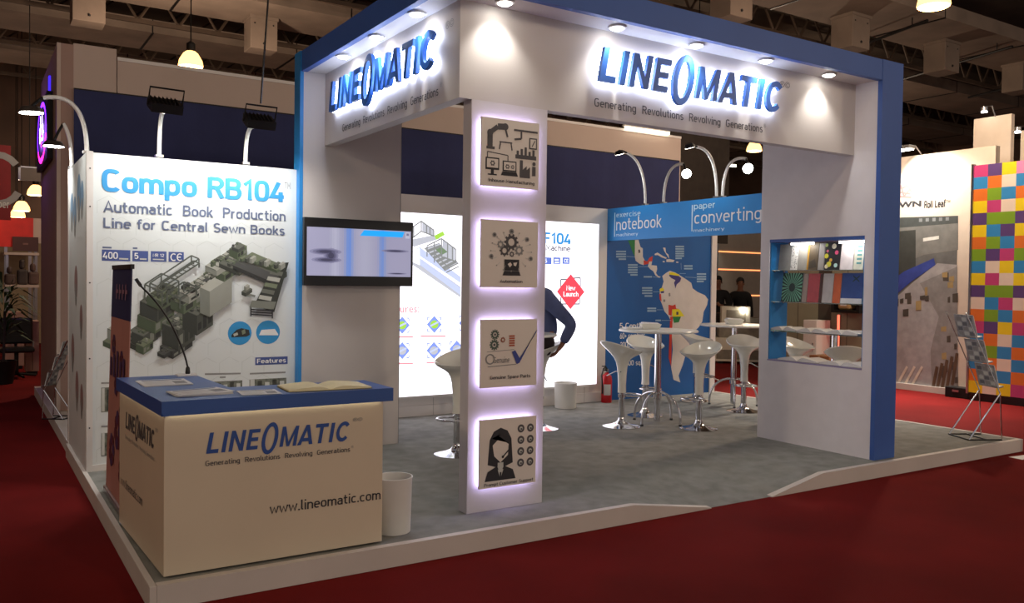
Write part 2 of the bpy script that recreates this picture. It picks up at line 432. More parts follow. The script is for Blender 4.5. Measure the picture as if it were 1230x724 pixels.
# ================================================================== THE HALL
FZ = -0.12
fl = MB().box(-16, 34, -9, 34, FZ - 0.1, FZ).build('floor', M_carpet); struct(fl)
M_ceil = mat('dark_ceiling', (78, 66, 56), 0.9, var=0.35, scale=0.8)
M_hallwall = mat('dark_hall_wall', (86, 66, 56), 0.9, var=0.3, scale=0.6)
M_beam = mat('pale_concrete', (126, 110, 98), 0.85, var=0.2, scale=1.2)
M_truss = mat('rusty_truss', (74, 58, 46), 0.8, var=0.2, scale=3)
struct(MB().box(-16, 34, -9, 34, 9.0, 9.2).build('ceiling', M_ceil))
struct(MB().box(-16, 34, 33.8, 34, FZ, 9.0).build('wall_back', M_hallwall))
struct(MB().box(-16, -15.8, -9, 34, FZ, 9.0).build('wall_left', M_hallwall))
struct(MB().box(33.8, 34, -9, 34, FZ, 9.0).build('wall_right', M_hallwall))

# ceiling beams running along the stand front, with a lattice truss behind each and drop boxes below
rows = [(11.2, 'nearest'), (14.85, 'middle'), (18.5, 'third'), (22.15, 'far'), (25.8, 'farthest')]
for yb, nm in rows:
    t = thing('ceiling_beam', 'wide pale concrete ceiling beam, %s of the rows crossing the dark hall ceiling' % nm, 'beam', (10, yb, 7.2), group='ceiling beams')
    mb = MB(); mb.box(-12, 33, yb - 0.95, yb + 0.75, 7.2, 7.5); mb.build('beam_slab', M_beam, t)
    mb = MB()
    for k in range(13):
        x = -11 + k * 3.4 + 1.0
        mb.box(x, x + 0.03, yb - 0.952, yb - 0.94, 7.19, 7.5)
        mb.box(x, x + 0.05, yb - 0.95, yb + 0.75, 7.185, 7.2)
    mb.build('joint', M_dark, t)
    tr = MB()
    y2 = yb + 1.55
    for zz in (7.05, 7.75, 8.5): tr.box(-12, 33, y2 - 0.04, y2 + 0.04, zz, zz + 0.09)
    x = -12
    while x < 32.6:
        tr.tube([(x, y2, 7.1), (x + 0.42, y2, 7.78)], 0.03, 5); tr.tube([(x + 0.42, y2, 7.78), (x + 0.84, y2, 7.1)], 0.03, 5)
        tr.tube([(x, y2, 7.8), (x + 0.84, y2, 8.5)], 0.025, 5)
        x += 0.84
    tr.build('lattice_truss', M_truss, t)
boxes = [(12.05, 11.35), (15.6, 11.35), (18.95, 11.35), (22.35, 11.35), (2.0, 18.75), (5.4, 18.75), (8.8, 18.75)]
bl = ['above the blue band near the warm pendant', 'above the right corner of the blue band', 'over the right aisle', 'at the right picture edge',
      'over the pale tower', 'over the machine panel floodlights', 'mostly hidden by the blue header']
proto = None
for (x, y), l in zip(boxes, bl):
    lab = 'pale square drop box under the hall ceiling, ' + l
    if proto is None:
        proto = thing('ceiling_drop_box', lab, 'ceiling box', (0, 0, 6.5), group='drop boxes under the ceiling beams')
        MB().box(-0.29, 0.29, -0.26, 0.26, 6.5, 7.2).build('box_body', M_beam, proto, bevel=0.01)
        mb = MB()
        for sx in (-0.2, 0.2): mb.box(sx - 0.015, sx + 0.015, -0.265, -0.26, 7.02, 7.05)
        mb.lathe([(0.02, 0), (0.03, 0.03), (0.0, 0.06)], 0, -0.262, 6.6, 8)
        mb.build('fixing', M_dark, proto)
        MB().box(-0.31, 0.31, -0.28, 0.28, 7.14, 7.2).build('flange', M_beam, proto)
        proto.location = (x, y, 6.5)
    else: dup(proto, (x, y, 6.5), 0, lab)
for x, l in ((16.5, 'nearest the blue header corner'), (19.8, 'in the middle of the upper right'), (23.2, 'farthest to the right')):
    mb = MB(); mb.tube([(x, 10.2, 7.0), (x + 0.9, 13.6, 7.0)], 0.03, 6); mb.tube([(x + .106, 10.6, 7.0), (x + .106, 10.6, 7.18)], .012, 5); mb.tube([(x + .675, 12.75, 7.0), (x + .675, 12.75, 7.05)], .012, 5)
    tag(mb.build('conduit', M_dark), 'thin dark conduit crossing under the pale ceiling beam, ' + l, 'conduit', 'ceiling conduits')

# warm pendant lamps
M_lamp = emit('warm_lamp_glow', (255, 200, 120), 14.0)
M_shade = emit('lit_shade', (255, 186, 110), 3.0)
def pendant(x, y, z, lab, w=HALL_W):
    t = thing('pendant_lamp', lab, 'lamp', (x, y, z), group='warm high bay lamps of the hall')
    MB().lathe([(0.21, 0.0), (0.22, 0.02), (0.2, 0.12), (0.13, 0.24), (0.08, 0.28)], x, y, z, 24).build('lamp_shade', M_shade, t, smooth=True)
    MB().lathe([(0.0, -0.012), (0.19, -0.01), (0.19, 0.0)], x, y, z, 24).build('diffuser', M_lamp, t)
    MB().lathe([(0.07, 0.28), (0.08, 0.3), (0.08, 0.42), (0.03, 0.46)], x, y, z, 16).build('ballast', M_dark, t, smooth=True)
    MB().tube([(x, y, z + 0.46), (x, y, 9.0)], 0.012, 6).build('rod', M_dark, t)
    light('lamp_light', 'POINT', (x, y, z - 0.42), w, (1.0, 0.77, 0.56), t, shadow_soft_size=0.18)
pendant(3.46, 16.45, 5.42, 'glowing warm pendant lamp above the white wall over the machine panel')
pendant(11.3, 6.9, 5.45, 'large warm pendant lamp cut by the top edge at the upper right')
pendant(19.1, 17.0, 5.42, 'warm bell shaped pendant lamp seen under the fascia right end')
q_ = on_y(43, 230, 27)
pendant(q_.x, 27, q_.z - .1, 'warm lamp in the left aisle, nearest and highest of its cluster', 60)
q_ = on_y(26, 249, 28.5)
pendant(q_.x, 28.5, q_.z - .1, 'warm lamp in the left aisle, second below the highest one', 60)
q_ = on_y(21, 257, 30.5)
pendant(q_.x, 30.5, q_.z - .1, 'warm lamp in the left aisle, third of the cluster', 60)
q_ = on_y(19, 268, 32)
pendant(q_.x, 32, q_.z - .1, 'small lamp lowest in the left aisle, over the red stall', 40)
pendant(-5.5, 3.0, 5.45, 'unseen warm pendant lamp added for ambient light over the left aisle beside the camera')  # this and the next two: unseen lamps added for ambient light
pendant(3.8, -4.5, 5.45, 'unseen warm pendant lamp added for ambient light over the front aisle behind the camera')
pendant(12.0, -3.0, 5.45, 'unseen warm pendant lamp added for ambient light over the front aisle to the right')

# ================================================================== THE PLATFORM
PX0, PX1, PY0, PY1 = 0.80, 9.14, 4.53, 8.79
def ramp(x):
    if x <= 3.93 or x >= 5.97: return 0.0
    if x < 4.68: return (x - 3.93) / 0.75
    if x > 5.35: return (5.97 - x) / 0.62
    return 1.0
def top_z(x, y):
    k = max(0.0, 1 - (y - PY0) / 0.9)
    return -0.118 * ramp(x) * k
plat = thing('booth_platform', 'low grey carpeted stand platform with white edge and a ramp in its front', 'platform', (5, 6.6, FZ))
mb = MB()
xs = sorted(set([PX0, PX1, 3.93, 4.68, 5.35, 5.97] + [PX0 + (PX1 - PX0) * i / 40 for i in range(41)]))
ys = [PY0 + 0.9 * i / 6 for i in range(7)] + [PY0 + 0.9 + (PY1 - PY0 - 0.9) * i / 8 for i in range(1, 9)]
g = [(x, y, top_z(x, y)) for y in ys for x in xs]; nx = len(xs)
mb.add(g, [(j * nx + i, j * nx + i + 1, (j + 1) * nx + i + 1, (j + 1) * nx + i) for j in range(len(ys) - 1) for i in range(nx - 1)])
for i in range(nx - 1):
    a, b = xs[i], xs[i + 1]
    mb.face([(a, PY0, FZ), (b, PY0, FZ), (b, PY0, top_z(b, PY0)), (a, PY0, top_z(a, PY0))])
mb.face([(PX0, PY0, FZ), (PX0, PY0, 0), (PX0, PY1, 0), (PX0, PY1, FZ)]); mb.face([(PX1, PY0, FZ), (PX1, PY1, FZ), (PX1, PY1, 0), (PX1, PY0, 0)])
mb.face([(PX0, PY1, FZ), (PX0, PY1, 0), (PX1, PY1, 0), (PX1, PY1, FZ)])
mb.build('carpet_top', M_grey, plat)
for side in (0, 1):
    mb = MB()
    for i in range(nx - 1):
        a, b = xs[i], xs[i + 1]
        if (a + b) / 2 < 5 if side else (a + b) / 2 > 5: continue
        za, zb = top_z(a, PY0), top_z(b, PY0)
        if za < -0.112 and zb < -0.112: continue
        zl = FZ + 0.001
        mb.hexa([(a, PY0 - 0.022, zl), (b, PY0 - 0.022, zl), (b, PY0 + 0.03, zl), (a, PY0 + 0.03, zl)],
                [(a, PY0 - 0.022, max(za, zl) + 0.006), (b, PY0 - 0.022, max(zb, zl) + 0.006), (b, PY0 + 0.03, max(top_z(b, PY0 + 0.03), zl) + 0.006), (a, PY0 + 0.03, max(top_z(a, PY0 + 0.03), zl) + 0.006)])
    mb.build('front_edge_board', M_board, plat, label='white edge board sloping to the floor at the ramp')
MB().box(PX0 - 0.035, PX0 - .0005, PY0 - 0.022, PY1, FZ, 0.006).build('side_edge_board', M_board, plat, bevel=0.003)
MB().box(PX1 - 0.012, PX1 + 0.022, PY0 - 0.022, PY1, FZ, 0.006).build('side_edge_board', M_board, plat, bevel=0.003)

# ================================================================== THE STAND: header, walls, column
FY, FX, JX, RX, LX, TY = 4.90, 2.707, 6.83, 7.12, 2.49, 7.386
BY, SZ, FZB, TZ = 4.63, 3.39, 2.752, 3.565
hd = thing('booth_header', 'blue banded white overhead header of the stand with lit blue lettering', 'stand header', (4.6, 5.5, FZB))
mb = MB(); mb.box(LX, JX - .0045, BY, BY + 0.05, SZ - 0.005, TZ); mb.build('front_band', M_blue, hd)
mb = MB(); mb.box(LX, LX + 0.05, BY + 0.05, TY - .004, SZ - 0.005, TZ); mb.build('side_band', M_blue, hd)
mb = MB(); mb.box(LX + 0.05, JX, BY + 0.05, FY, SZ, SZ + 0.03); mb.box(LX + 0.05, FX, FY, TY - .004, SZ, SZ + 0.03)
mb.build('soffit', M_white, hd)
MB().box(LX + 0.05, JX - .006, BY + 0.05, TY - .004, TZ - 0.05, TZ - 0.01).build('roof_board', M_fascia, hd)
ff = MB().box(FX, JX, FY, FY + 0.09, FZB, SZ).build('front_fascia', M_fascia, hd)
sf = MB().box(FX, FX + 0.09, FY + 0.09, TY - .004, FZB, SZ).build('side_fascia', M_fascia, hd)
# lit lettering
pf = PlaneY(FY); ps = PlaneX(FX)
solid_logo(pf, (3.81, 3.0), (5.78, 3.25), ff)
solid_logo(ps, (-7.11, 3.0), (-5.13, 3.25), sf)
pr = Print(pf)
pr.text('Generating  Revolutions  Revolving  Generations', (3.82, 2.812), (5.6, 2.892), M_ink, 2, 0.008)
pr.text('®', (5.61, 2.87), (5.64, 2.905), M_greyink, 2)
pr.text('®©', (5.80, 3.235), (5.93, 3.29), M_ink, 2)
pr.build('tagline', ff)
pr = Print(ps)
pr.text('Generating  Revolutions  Revolving  Generations', (-6.95, 2.80), (-5.19, 2.88), M_ink, 2, 0.008)
pr.text('®', (-5.17, 2.865), (-5.14, 2.9), M_greyink, 2)
pr.text('®©', (-5.10, 3.235), (-4.98, 3.29), M_greyink, 2)
pr.build('tagline', sf)

M_disc = emit('downlight_glow', (255, 250, 240), 25.0)
M_ringw = mat('downlight_ring', (230, 228, 224), 0.4)
def downlight(x, y, lab, tgt):
    t = thing('downlight', lab, 'downlight', (x, y, SZ), group='downlights in the header soffit')
    MB().lathe([(0.052, 0.0), (0.066, -0.004), (0.064, -0.014), (0.05, -0.016)], x, y, SZ, 24).build('trim_ring', M_ringw, t, smooth=True)
    MB().lathe([(0.0, -0.03), (0.03, -0.027), (0.049, -0.016), (0.049, -0.004)], x, y, SZ, 20).build('lamp_disc', M_disc, t, smooth=True)
    light('downlight_light', 'SPOT', (x, y, SZ - 0.05), DOWN_W, (1.0, 0.95, 0.86), t, (tgt[0], tgt[1], SZ - .3), spot_size=R(105), spot_blend=0.85, shadow_soft_size=0.035)
for x, l in ((2.97, 'over the column'), (3.92, 'over the first letter of the lit name'), (4.70, 'over the tall O of the lit name'), (5.48, 'over the end of the lit name'), (6.28, 'next to the blue corner')):
    downlight(x, 4.775, 'round glowing downlight in the front header soffit, ' + l, (x, 4.84))
for y, l in ((5.32, 'nearest the camera'), (6.0, 'middle of three'), (6.67, 'farthest, above the letter L')):
    downlight(2.60, y, 'round glowing downlight in the left header soffit, ' + l, (2.655, y))

# ---- lit column with four backlit picture signs
M_col = mat('column_white', (206, 202, 206), 0.55, var=0.03)
t = thing('display_column', 'slim white front column of the stand with four backlit picture signs', 'column', (3.105, 4.95, 0))
MB().box(2.80, 3.412, FY, FY + 0.11, 0.0, FZB + 0.002).build('column_body', M_col, t, bevel=0.004)
M_signglow = emit('violet_white_led', (216, 200, 255), 6.0)
M_signboard = mat('sign_board', (224, 216, 208), 0.5, var=0.02)
SB = PlaneY(FY - 0.052)
def sign(tl, br, lab):
    a = on_y(tl[0], tl[1], FY - 0.05); b = on_y(br[0], br[1], FY - 0.05)
    x0, x1, z1, z0 = a.x, b.x, a.z, b.z
    t = thing('backlit_sign', lab, 'sign', ((x0 + x1) / 2, FY - 0.03, z0), group='backlit signs on the column')
    MB().box(x0, x1, FY - 0.052, FY - 0.036, z0, z1).build('sign_face', M_signboard, t)
    i = 0.012
    MB().box(x0 + i, x1 - i, FY - 0.035, FY - 0.008, z0 + i, z1 - i).build('led_panel', M_signglow, t)
    mb = MB()
    for sx in (x0 + 0.06, x1 - 0.06):
        for sz in (z0 + 0.06, z1 - 0.06): mb.box(sx - 0.01, sx + 0.01, FY - 0.008, FY, sz - 0.01, sz + 0.01)
    mb.build('spacer', M_steel, t)
    return t, x0, x1, z0, z1
class SP(Print):                      # unit-square drawing on a sign face
    def __init__(s, d): super().__init__(SB); s.d = d
    def q(s, p): t, x0, x1, z0, z1 = s.d; return (x0 + (x1 - x0) * p[0], z0 + (z1 - z0) * p[1])
    def P(s, pts, m, l=1): return s.poly([s.q(p) for p in pts], m, l, False)
    def B(s, x0, y0, x1, y1, m, l=1): return s.P([(x0, y0), (x1, y0), (x1, y1), (x0, y1)], m, l)
    def D(s, c, r, m, l=1): w = (s.d[2] - s.d[1]) * r; return s.disc(s.q(c), w, w, m, l, False)
    def Rg(s, c, r, w, m, l=1): k = (s.d[2] - s.d[1]); return s.ring(s.q(c), r * k, r * k, w * k, m, l)
    def Ln(s, p, q, w, m, l=1): return s.line(s.q(p), s.q(q), w * (s.d[2] - s.d[1]), m, l, False)
    def T(s, body, x0, y0, x1, y1, m, b=0.0): return s.text(body, s.q((x0, y0)), s.q((x1, y1)), m, 3, b, False)
    def gear(s, c, r, m, teeth=8, l=1):
        s.Rg(c, r, r * 0.45, m, l)
        for k in range(teeth):
            a = 2 * PI * k / teeth; s.Ln((c[0] + r * .9 * math.cos(a), c[1] + r * .9 * math.sin(a)), (c[0] + r * 1.25 * math.cos(a), c[1] + r * 1.25 * math.sin(a)), r * .35, m, l)
def laptop(p, x, y, w, h, m=M_darkink):
    p.B(x, y + h * .3, x + w, y + h, m); p.B(x + w * .08, y + h * .38, x + w * .92, y + h * .92, M_signboard, 2)
    p.P([(x - w * .12, y), (x + w * 1.12, y), (x + w, y + h * .28), (x, y + h * .28)], m)
d = sign((578.7, 139.5), (646.5, 228), 'top backlit sign on the column with robot arm and factory pictograms'); p = SP(d)
for a, b, w in (((.14, .58), (.14, .78), .09), ((.14, .78), (.27, .88), .07), ((.27, .88), (.40, .89), .09), ((.40, .86), (.44, .74), .03), ((.55, .86), (.97, .86), .03), ((.68, .86), (.68, .74), .03), ((.68, .74), (.56, .72), .03),
                ((.30, .66), (.52, .66), .02), ((.32, .66), (.30, .55), .02), ((.50, .66), (.52, .55), .02), ((.10, .50), (.10, .42), .015), ((.10, .5), (.45, .47), .015), ((.45, .47), (.45, .38), .015)): p.Ln(a, b, w, M_ink)
p.D((.14, .78), .05, M_ink, 2); p.D((.40, .89), .05, M_ink, 2); p.B(.08, .54, .22, .58, M_ink)
p.B(.82, .60, .96, .77, M_ink); p.B(.84, .62, .94, .75, M_signboard, 2); p.Ln((.87, .64), (.92, .73), .015, M_ink, 3)
p.B(.58, .44, .95, .50, M_ink)
for k in range(5): p.B(.60 + k * .07, .50, .64 + k * .07, .56 + (k % 3) * .03, M_ink)
p.B(.07, .24, .30, .42, M_darkink); p.B(.09, .27, .28, .40, M_signboard, 2); p.gear((.185, .335), .035, M_ink, 6, 3); p.B(.16, .18, .21, .24, M_darkink); p.B(.11, .16, .26, .18, M_darkink)
laptop(p, .36, .17, .24, .22); p.gear((.44, .305), .03, M_ink, 6, 3); p.gear((.53, .305), .025, M_ink, 6, 3)
p.P([(.66, .16), (.66, .42), (.71, .42), (.71, .28), (.78, .34), (.78, .28), (.84, .33), (.84, .16)], M_ink)
p.D((.91, .38), .03, M_ink); p.B(.88, .2, .94, .34, M_ink)
p.T('Inhouse Manufacturing', .12, .05, .92, .115, M_ink, .02); p.build('pictogram', d[0])
d = sign((578.3, 263), (645, 345.5), 'second backlit sign on the column with gears above a laptop'); p = SP(d)
p.gear((.52, .68), .10, M_ink, 10); p.gear((.40, .55), .07, M_ink, 8); p.gear((.66, .56), .065, M_greyink, 8); p.gear((.53, .50), .035, M_ink, 8); p.gear((.33, .64), .05, M_greyink, 8)
laptop(p, .40, .18, .26, .24); p.B(.42, .26, .64, .41, M_darkink, 3); p.P([(.45, .35), (.5, .38), (.53, .34), (.49, .30)], M_signboard, 4); p.P([(.55, .37), (.62, .38), (.6, .32), (.56, .33)], M_signboard, 4)
for c, r in (((.52, .84), .04), ((.22, .78), .035), ((.80, .73), .035), ((.17, .46), .035), ((.87, .44), .035)): p.D(c, r, M_greyink); p.D(c, r * .5, M_ink, 2)
random.seed(5)
for k in range(16):
    a = 2 * PI * k / 16; c = (.52 + .36 * math.cos(a), .54 + .30 * math.sin(a)); p.D(c, .010, M_greyink); p.Ln(c, (.52 + .27 * math.cos(a), .54 + .23 * math.sin(a)), .006, M_lightink)
p.T('Automation', .32, .07, .72, .12, M_ink, .02); p.build('pictogram', d[0])
d = sign((577.8, 384), (644, 462), 'third backlit sign on the column with spare parts and a blue tick'); p = SP(d)
for c, r in (((.24, .78), .06), ((.23, .63), .065)): p.gear(c, r, mat('ink_green_grey', (84, 100, 92), .7), 12); p.D(c, r * .3, M_ink, 2)
p.gear((.38, .70), .035, mat('ink_brown', (150, 84, 60), .7), 8)
for k in range(5): p.B(.49, .60 + k * .035, .59, .625 + k * .035, mat('ink_orange', (176, 88, 62), .7))
p.P([(.54, .52), (.60, .54), (.68, .42), (.98, .80), (.99, .84), (.68, .35), (.63, .33)], mat('tick_blue', (56, 72, 150), .6), 2)
p.Rg((.16, .42), .08, .02, M_greyink); p.T('Genuine', .22, .36, .50, .45, M_greyink); p.Ln((.1, .53), (.58, .55), .008, M_greyink); p.Ln((.12, .31), (.62, .33), .012, M_greyink)
p.T('Genuine Spare Parts', .16, .11, .88, .175, M_ink, .02); p.build('pictogram', d[0])
d = sign((576.3, 505), (643, 578.5), 'bottom backlit sign on the column with headset woman and eight round icons'); p = SP(d)
skin = M_signboard
p.P([(.14, .34), (.17, .70), (.24, .82), (.36, .87), (.48, .82), (.55, .70), (.58, .34), (.46, .30), (.28, .30)], M_darkink)
p.P([(.22, .62), (.34, .72), (.50, .62), (.49, .46), (.36, .36), (.25, .46)], skin, 2)
p.P([(.22, .62), (.20, .72), (.34, .74), (.49, .64), (.36, .78)], M_darkink, 3)
p.P([(.31, .36), (.41, .36), (.41, .24), (.31, .24)], M_lightink, 3)
p.P([(.09, .10), (.14, .24), (.30, .31), (.36, .20), (.42, .31), (.58, .24), (.63, .10)], M_darkink, 3)
p.P([(.31, .26), (.41, .26), (.36, .12)], M_lightink, 4); p.P([(.345, .22), (.375, .22), (.37, .12), (.35, .12)], M_darkink, 5)
p.Ln((.53, .56), (.40, .44), .02, M_darkink, 4); p.D((.40, .44), .022, M_darkink, 4)
for k in range(4):
    for j in range(2):
        c = (.72 + .17 * j, .83 - k * .17); p.D(c, .062, M_ink); p.D(c, .03, M_lightink, 2)
        p.B(c[0] - .012, c[1] - .02, c[0] + .02, c[1] + .005, M_ink, 3)
p.T('Prompt Customer Support', .08, .015, .95, .075, M_ink, .02); p.build('pictogram', d[0])

# ---- partition with the television (blue front edge, white face)
t = thing('television_partition', 'tall white partition with blue edge carrying the wall television', 'partition', (2.97, 7.46, 0))
MB().box(LX + 0.02, 3.458, TY, TY + 0.15, 0, SZ + 0.1).build('partition_body', M_fascia, t)
MB().box(LX - 0.012, LX + 0.02, TY - 0.002, TY + 0.152, 0, TZ).build('blue_edge', M_skyblue, t)
MB().box(3.458, 3.464, TY - 0.002, TY + 0.152, 0, SZ + 0.1).build('edge_strip', M_greyink, t)
tv = thing('television', 'flat black television on the white partition showing a blurred video', 'television', (3.03, 7.33, 1.5))
MB().box(2.497, 3.556, 7.30, 7.355, 1.497, 2.10).build('bezel', M_black, tv, bevel=0.006)
MB().box(2.8, 3.3, 7.354, 7.3855, 1.65, 1.95).build('wall_bracket', M_dark, tv)
M_scr = emit('screen_lavender', (176, 176, 206), 0.62); M_scrb = emit('screen_blue', (120, 150, 226), 0.62); M_scrd = emit('screen_dark', (60, 58, 84), 0.5); M_scrc = emit('screen_cyan', (28, 160, 240), 0.9); M_scrl = emit('screen_pale', (190, 192, 214), 0.7); M_scrm = emit('screen_mid', (132, 130, 164), 0.6)
pv = PlaneY(7.299); pr = Print(pv)
x0, x1, z0, z1 = 2.52, 3.53, 1.585, 2.015
def sc(a, b): return (x0 + (x1 - x0) * a, z0 + (z1 - z0) * b)
def sq(a0, b0, a1, b1, m, l): pr.rect(sc(a0, b0), sc(a1, b1), m, l, False)
sq(0, 0, 1, 1, M_scr, 1)
def mixc(c0, c1, t_): return tuple(int(a_ + (b_ - a_) * t_) for a_, b_ in zip(c0, c1))
NS = 44
for k in range(NS):           # soft vertical bands of the blurred video
    u = (k + .5) / NS; w = math.exp(-((u - .39) / .035) ** 2) + .8 * math.exp(-((u - .71) / .03) ** 2); pale = math.exp(-((u - .26) / .04) ** 2) + .7 * math.exp(-((u - .54) / .09) ** 2)
    c = mixc(mixc((168, 166, 196), (112, 148, 226), min(1, w)), (198, 200, 218), min(1, pale) * .6)
    sq(k / NS, 0, (k + 1) / NS + (.002 if k < NS - 1 else 0), 1, emit('screen_%d_%d_%d' % c, c, .62), 2)
for i, (g, cc) in enumerate(((1.0, (150, 148, 182)), (.8, (126, 124, 158)), (.6, (100, 98, 130)), (.4, (74, 72, 100)))):
    m = emit('screen_smear_%d' % i, cc, .55)
    for cx, cy, w, h_ in ((.17, .50, .15, .07), (.18, .33, .14, .06), (.22, .42, .07, .16), (.84, .56, .14, .035), (.86, .07, .1, .02)):
        pr.disc(sc(cx, cy), (x1 - x0) * w * g, (z1 - z0) * h_ * g, m, 3 + i * .5, False, 16)
pr.poly([sc(.49, .86), sc(.91, .86), sc(.93, .98), sc(.53, .98)], M_scrc, 6, False); sq(.94, .84, .985, .975, M_scrl, 6); sq(.95, .9, .975, .95, M_scrm, 7)
pr.build('screen', tv)

# ---- right display wall with blue leg and lit niche
NY0, NY1, NZ0, NZ1, WX1 = 4.771, 5.854, 0.797, 2.015, 7.10
t = thing('display_wall', 'pale grey wall with blue front leg and a lit niche of books', 'display wall', (6.98, 5.3, 0))
mb = MB()
mb.box(JX, WX1, BY + 0.04, NY0, 0, TZ - .01); mb.box(JX, WX1, NY1, 5.966, 0, TZ - .01); mb.box(JX, WX1, NY0, NY1, 0, NZ0); mb.box(JX, WX1, NY0, NY1, NZ1, TZ - .01)
mb.build('wall_body', mat('display_wall_paint', (230, 227, 230), 0.6, var=0.03), t)
MB().box(JX - 0.004, RX + 0.01, BY - 0.004, BY + 0.04, -0.0, TZ + 0.002).build('blue_leg', M_blue, t)
mb = MB(); mb.box(JX + 0.012, WX1 - 0.002, NY1 - 0.014, NY1, NZ0, NZ1); mb.box(JX + 0.012, WX1 - 0.002, NY0, NY0 + 0.014, NZ0, NZ1)
mb.build('niche_lining', M_skyblue, t)
MB().box(JX + 0.004, WX1 - 0.002, NY0, NY1, NZ1 - 0.03, NZ1).build('niche_head', M_blue, t)
MB().box(JX - 0.002, WX1, NY0, NY1, NZ0 - 0.001, NZ0 + 0.012).build('niche_sill', mat('lilac_sill', (150, 140, 180), .5), t)
M_bar = emit('niche_led', (255, 250, 240), 9.0)
for y, l, w in ((5.48, 'left', 0.26), (4.93, 'right', 0.26)):
    b = thing('niche_light', 'bright white strip light at the %s of the book niche top' % l, 'light', (6.92, y, NZ1 - 0.05), group='strip lights of the book niche')
    MB().box(6.845, 6.885, y - w / 2, y + w / 2, NZ1 - 0.042, NZ1 - 0.030).build('housing', M_ringw, b)
    MB().box(6.848, 6.88, y - w / 2 + 0.005, y + w / 2 - 0.005, NZ1 - 0.062, NZ1 - 0.042).build('led_tube', M_bar, b)
    light('niche_lamp', 'AREA', (6.865, y, NZ1 - 0.066), 0.5, (1, 0.96, 0.9), b, (6.865, y, 0), size=0.2)
M_shelf = mat('shelf_glass', (200, 220, 222), 0.05, trans=0.85, var=0.0)
SHZ = [1.70, 1.385, 1.092]
for z, l in zip(SHZ, ('top', 'second', 'lowest')):
    s = thing('glass_shelf', '%s thin glass shelf in the book niche' % l, 'shelf', (6.96, 5.31, z), group='glass shelves of the niche')
    MB().box(JX + 0.025, WX1 - 0.03, NY0 + 0.015, NY1 - 0.015, z, z + 0.008).build('glass_pane', M_shelf, s)
    mb = MB()
    for yy in (NY0 + 0.02, NY1 - 0.02):
        for xx in (JX + 0.06, WX1 - 0.07): mb.lathe([(0.006, -0.012), (0.009, -0.004), (0.009, 0.0)], xx, yy, z, 10)
    mb.build('shelf_pin', M_steel, s)

# books standing on the shelves; y runs from the far (left) end to the near (right) end
def book_mats(): pass
def shelf_book(y0, y1, z, h, col, lab, kind=None, x=6.90, lean=0.03, thick=0.028):
    t = thing('book', lab, 'book', (x, (y0 + y1) / 2, z + 0.008), group='books on the niche shelves')
    z0 = z + 0.009; z1 = z0 + h; L = lean
    def slab(xa, xb, m, nm, ya=y0, yb=y1, za=z0, zb=z1):
        MB().hexa([(x + xa, ya, za), (x + xb, ya, za), (x + xb, yb, za), (x + xa, yb, za)], [(x + xa + L, ya, zb), (x + xb + L, ya, zb), (x + xb + L, yb, zb), (x + xa + L, yb, zb)]).build(nm, m, t)
    cm = mat('cover_%d_%d_%d' % col, col, 0.45, var=0.12, scale=14)
    slab(0, 0.003, cm, 'front_cover'); slab(0.0035, thick - 0.0035, M_paper, 'page_block', y0 + 0.004, y1 - 0.002, z0 + 0.003, z1 - 0.003); slab(thick - 0.003, thick, cm, 'back_cover')
    if kind:
        pl = PlaneX(x); pr = Print(pl)
        def P(a, b): return (-(y1 + (y0 - y1) * a), z0 + h * b)
        random.seed(int(y0 * 1000))
        W = y1 - y0
        def sk(pts, m, l):     # follow the lean of the cover
            pr.mb.face([(x - 0.001 * l + L * (b - z0) / h, -a, b) for a, b in pts], pr.mi(m))
        kind(pr, P, sk, W, h)
        pr.build('cover_print', t)
def k_speckle(pr, P, sk, W, h):
    for i in range(70):
        a, b = random.uniform(.03, .92), random.uniform(.02, .95); w = random.uniform(.03, .08); q = random.uniform(.01, .03)
        sk([P(a, b), P(min(1, a + w), b + q), P(min(1, a + w * .7), min(1, b + q * 2)), P(a - .02, b + q)], M_darkink, 1)
def k_dots(pr, P, sk, W, h):
    for a, b, r, c in ((.1, .5, .14, (240, 236, 60)), (.55, .85, .15, (245, 240, 215)), (.75, .62, .12, (240, 90, 140)), (.15, .68, .08, (240, 110, 150)), (.3, .2, .16, (236, 230, 70)), (.15, .12, .12, (250, 240, 200)), (.75, .16, .12, (200, 240, 240)), (.4, .35, .1, (240, 190, 80)), (.06, .9, .1, (200, 220, 120))):
        m = mat('dot_%d_%d_%d' % c, c, .5); c0 = P(a, b); rr = W * r
        sk([(c0[0] + rr * math.cos(q), c0[1] + rr * math.sin(q)) for q in [k * PI / 6 for k in range(12)]], m, 1)
def k_burst(pr, P, sk, W, h):
    g = mat('burst_green', (120, 190, 160), .5)
    c = P(.5, .5)
    for k in range(26):
        a = 2 * PI * k / 26; a2 = a + 0.13
        r1 = 0.25
        e = lambda q, r: (max(P(0, 0)[0], min(P(1, 0)[0], c[0] + W * r * math.cos(q))), max(P(0, 0)[1], min(P(0, 1)[1], c[1] + h * r * math.sin(q))))
        sk([e(a, r1 * .6), e(a2, r1 * .6), e(a2, .62), e(a, .62)], g, 1)
def k_cross(pr, P, sk, W, h):
    g = mat('cross_green', (40, 70, 70), .5); wte = M_whiteink
    sk([P(0, 0), P(1, 0), P(1, .17), P(0, .17)], wte, 1)
    for a, b in ((( .52, .72), (.82, .90)), ((.52, .90), (.82, .72))):
        p, q = P(*a), P(*b); sk([(p[0], p[1] - .006), (q[0], q[1] - .006), (q[0], q[1] + .008), (p[0], p[1] + .008)], g, 2)
def k_stripe(pr, P, sk, W, h):
    g = mat('teal_ink', (90, 150, 150), .6)
    for b in (.2, .35, .5, .65, .8): sk([P(.3, b), P(.8, b), P(.8, b + .07), P(.3, b + .07)], g, 1)
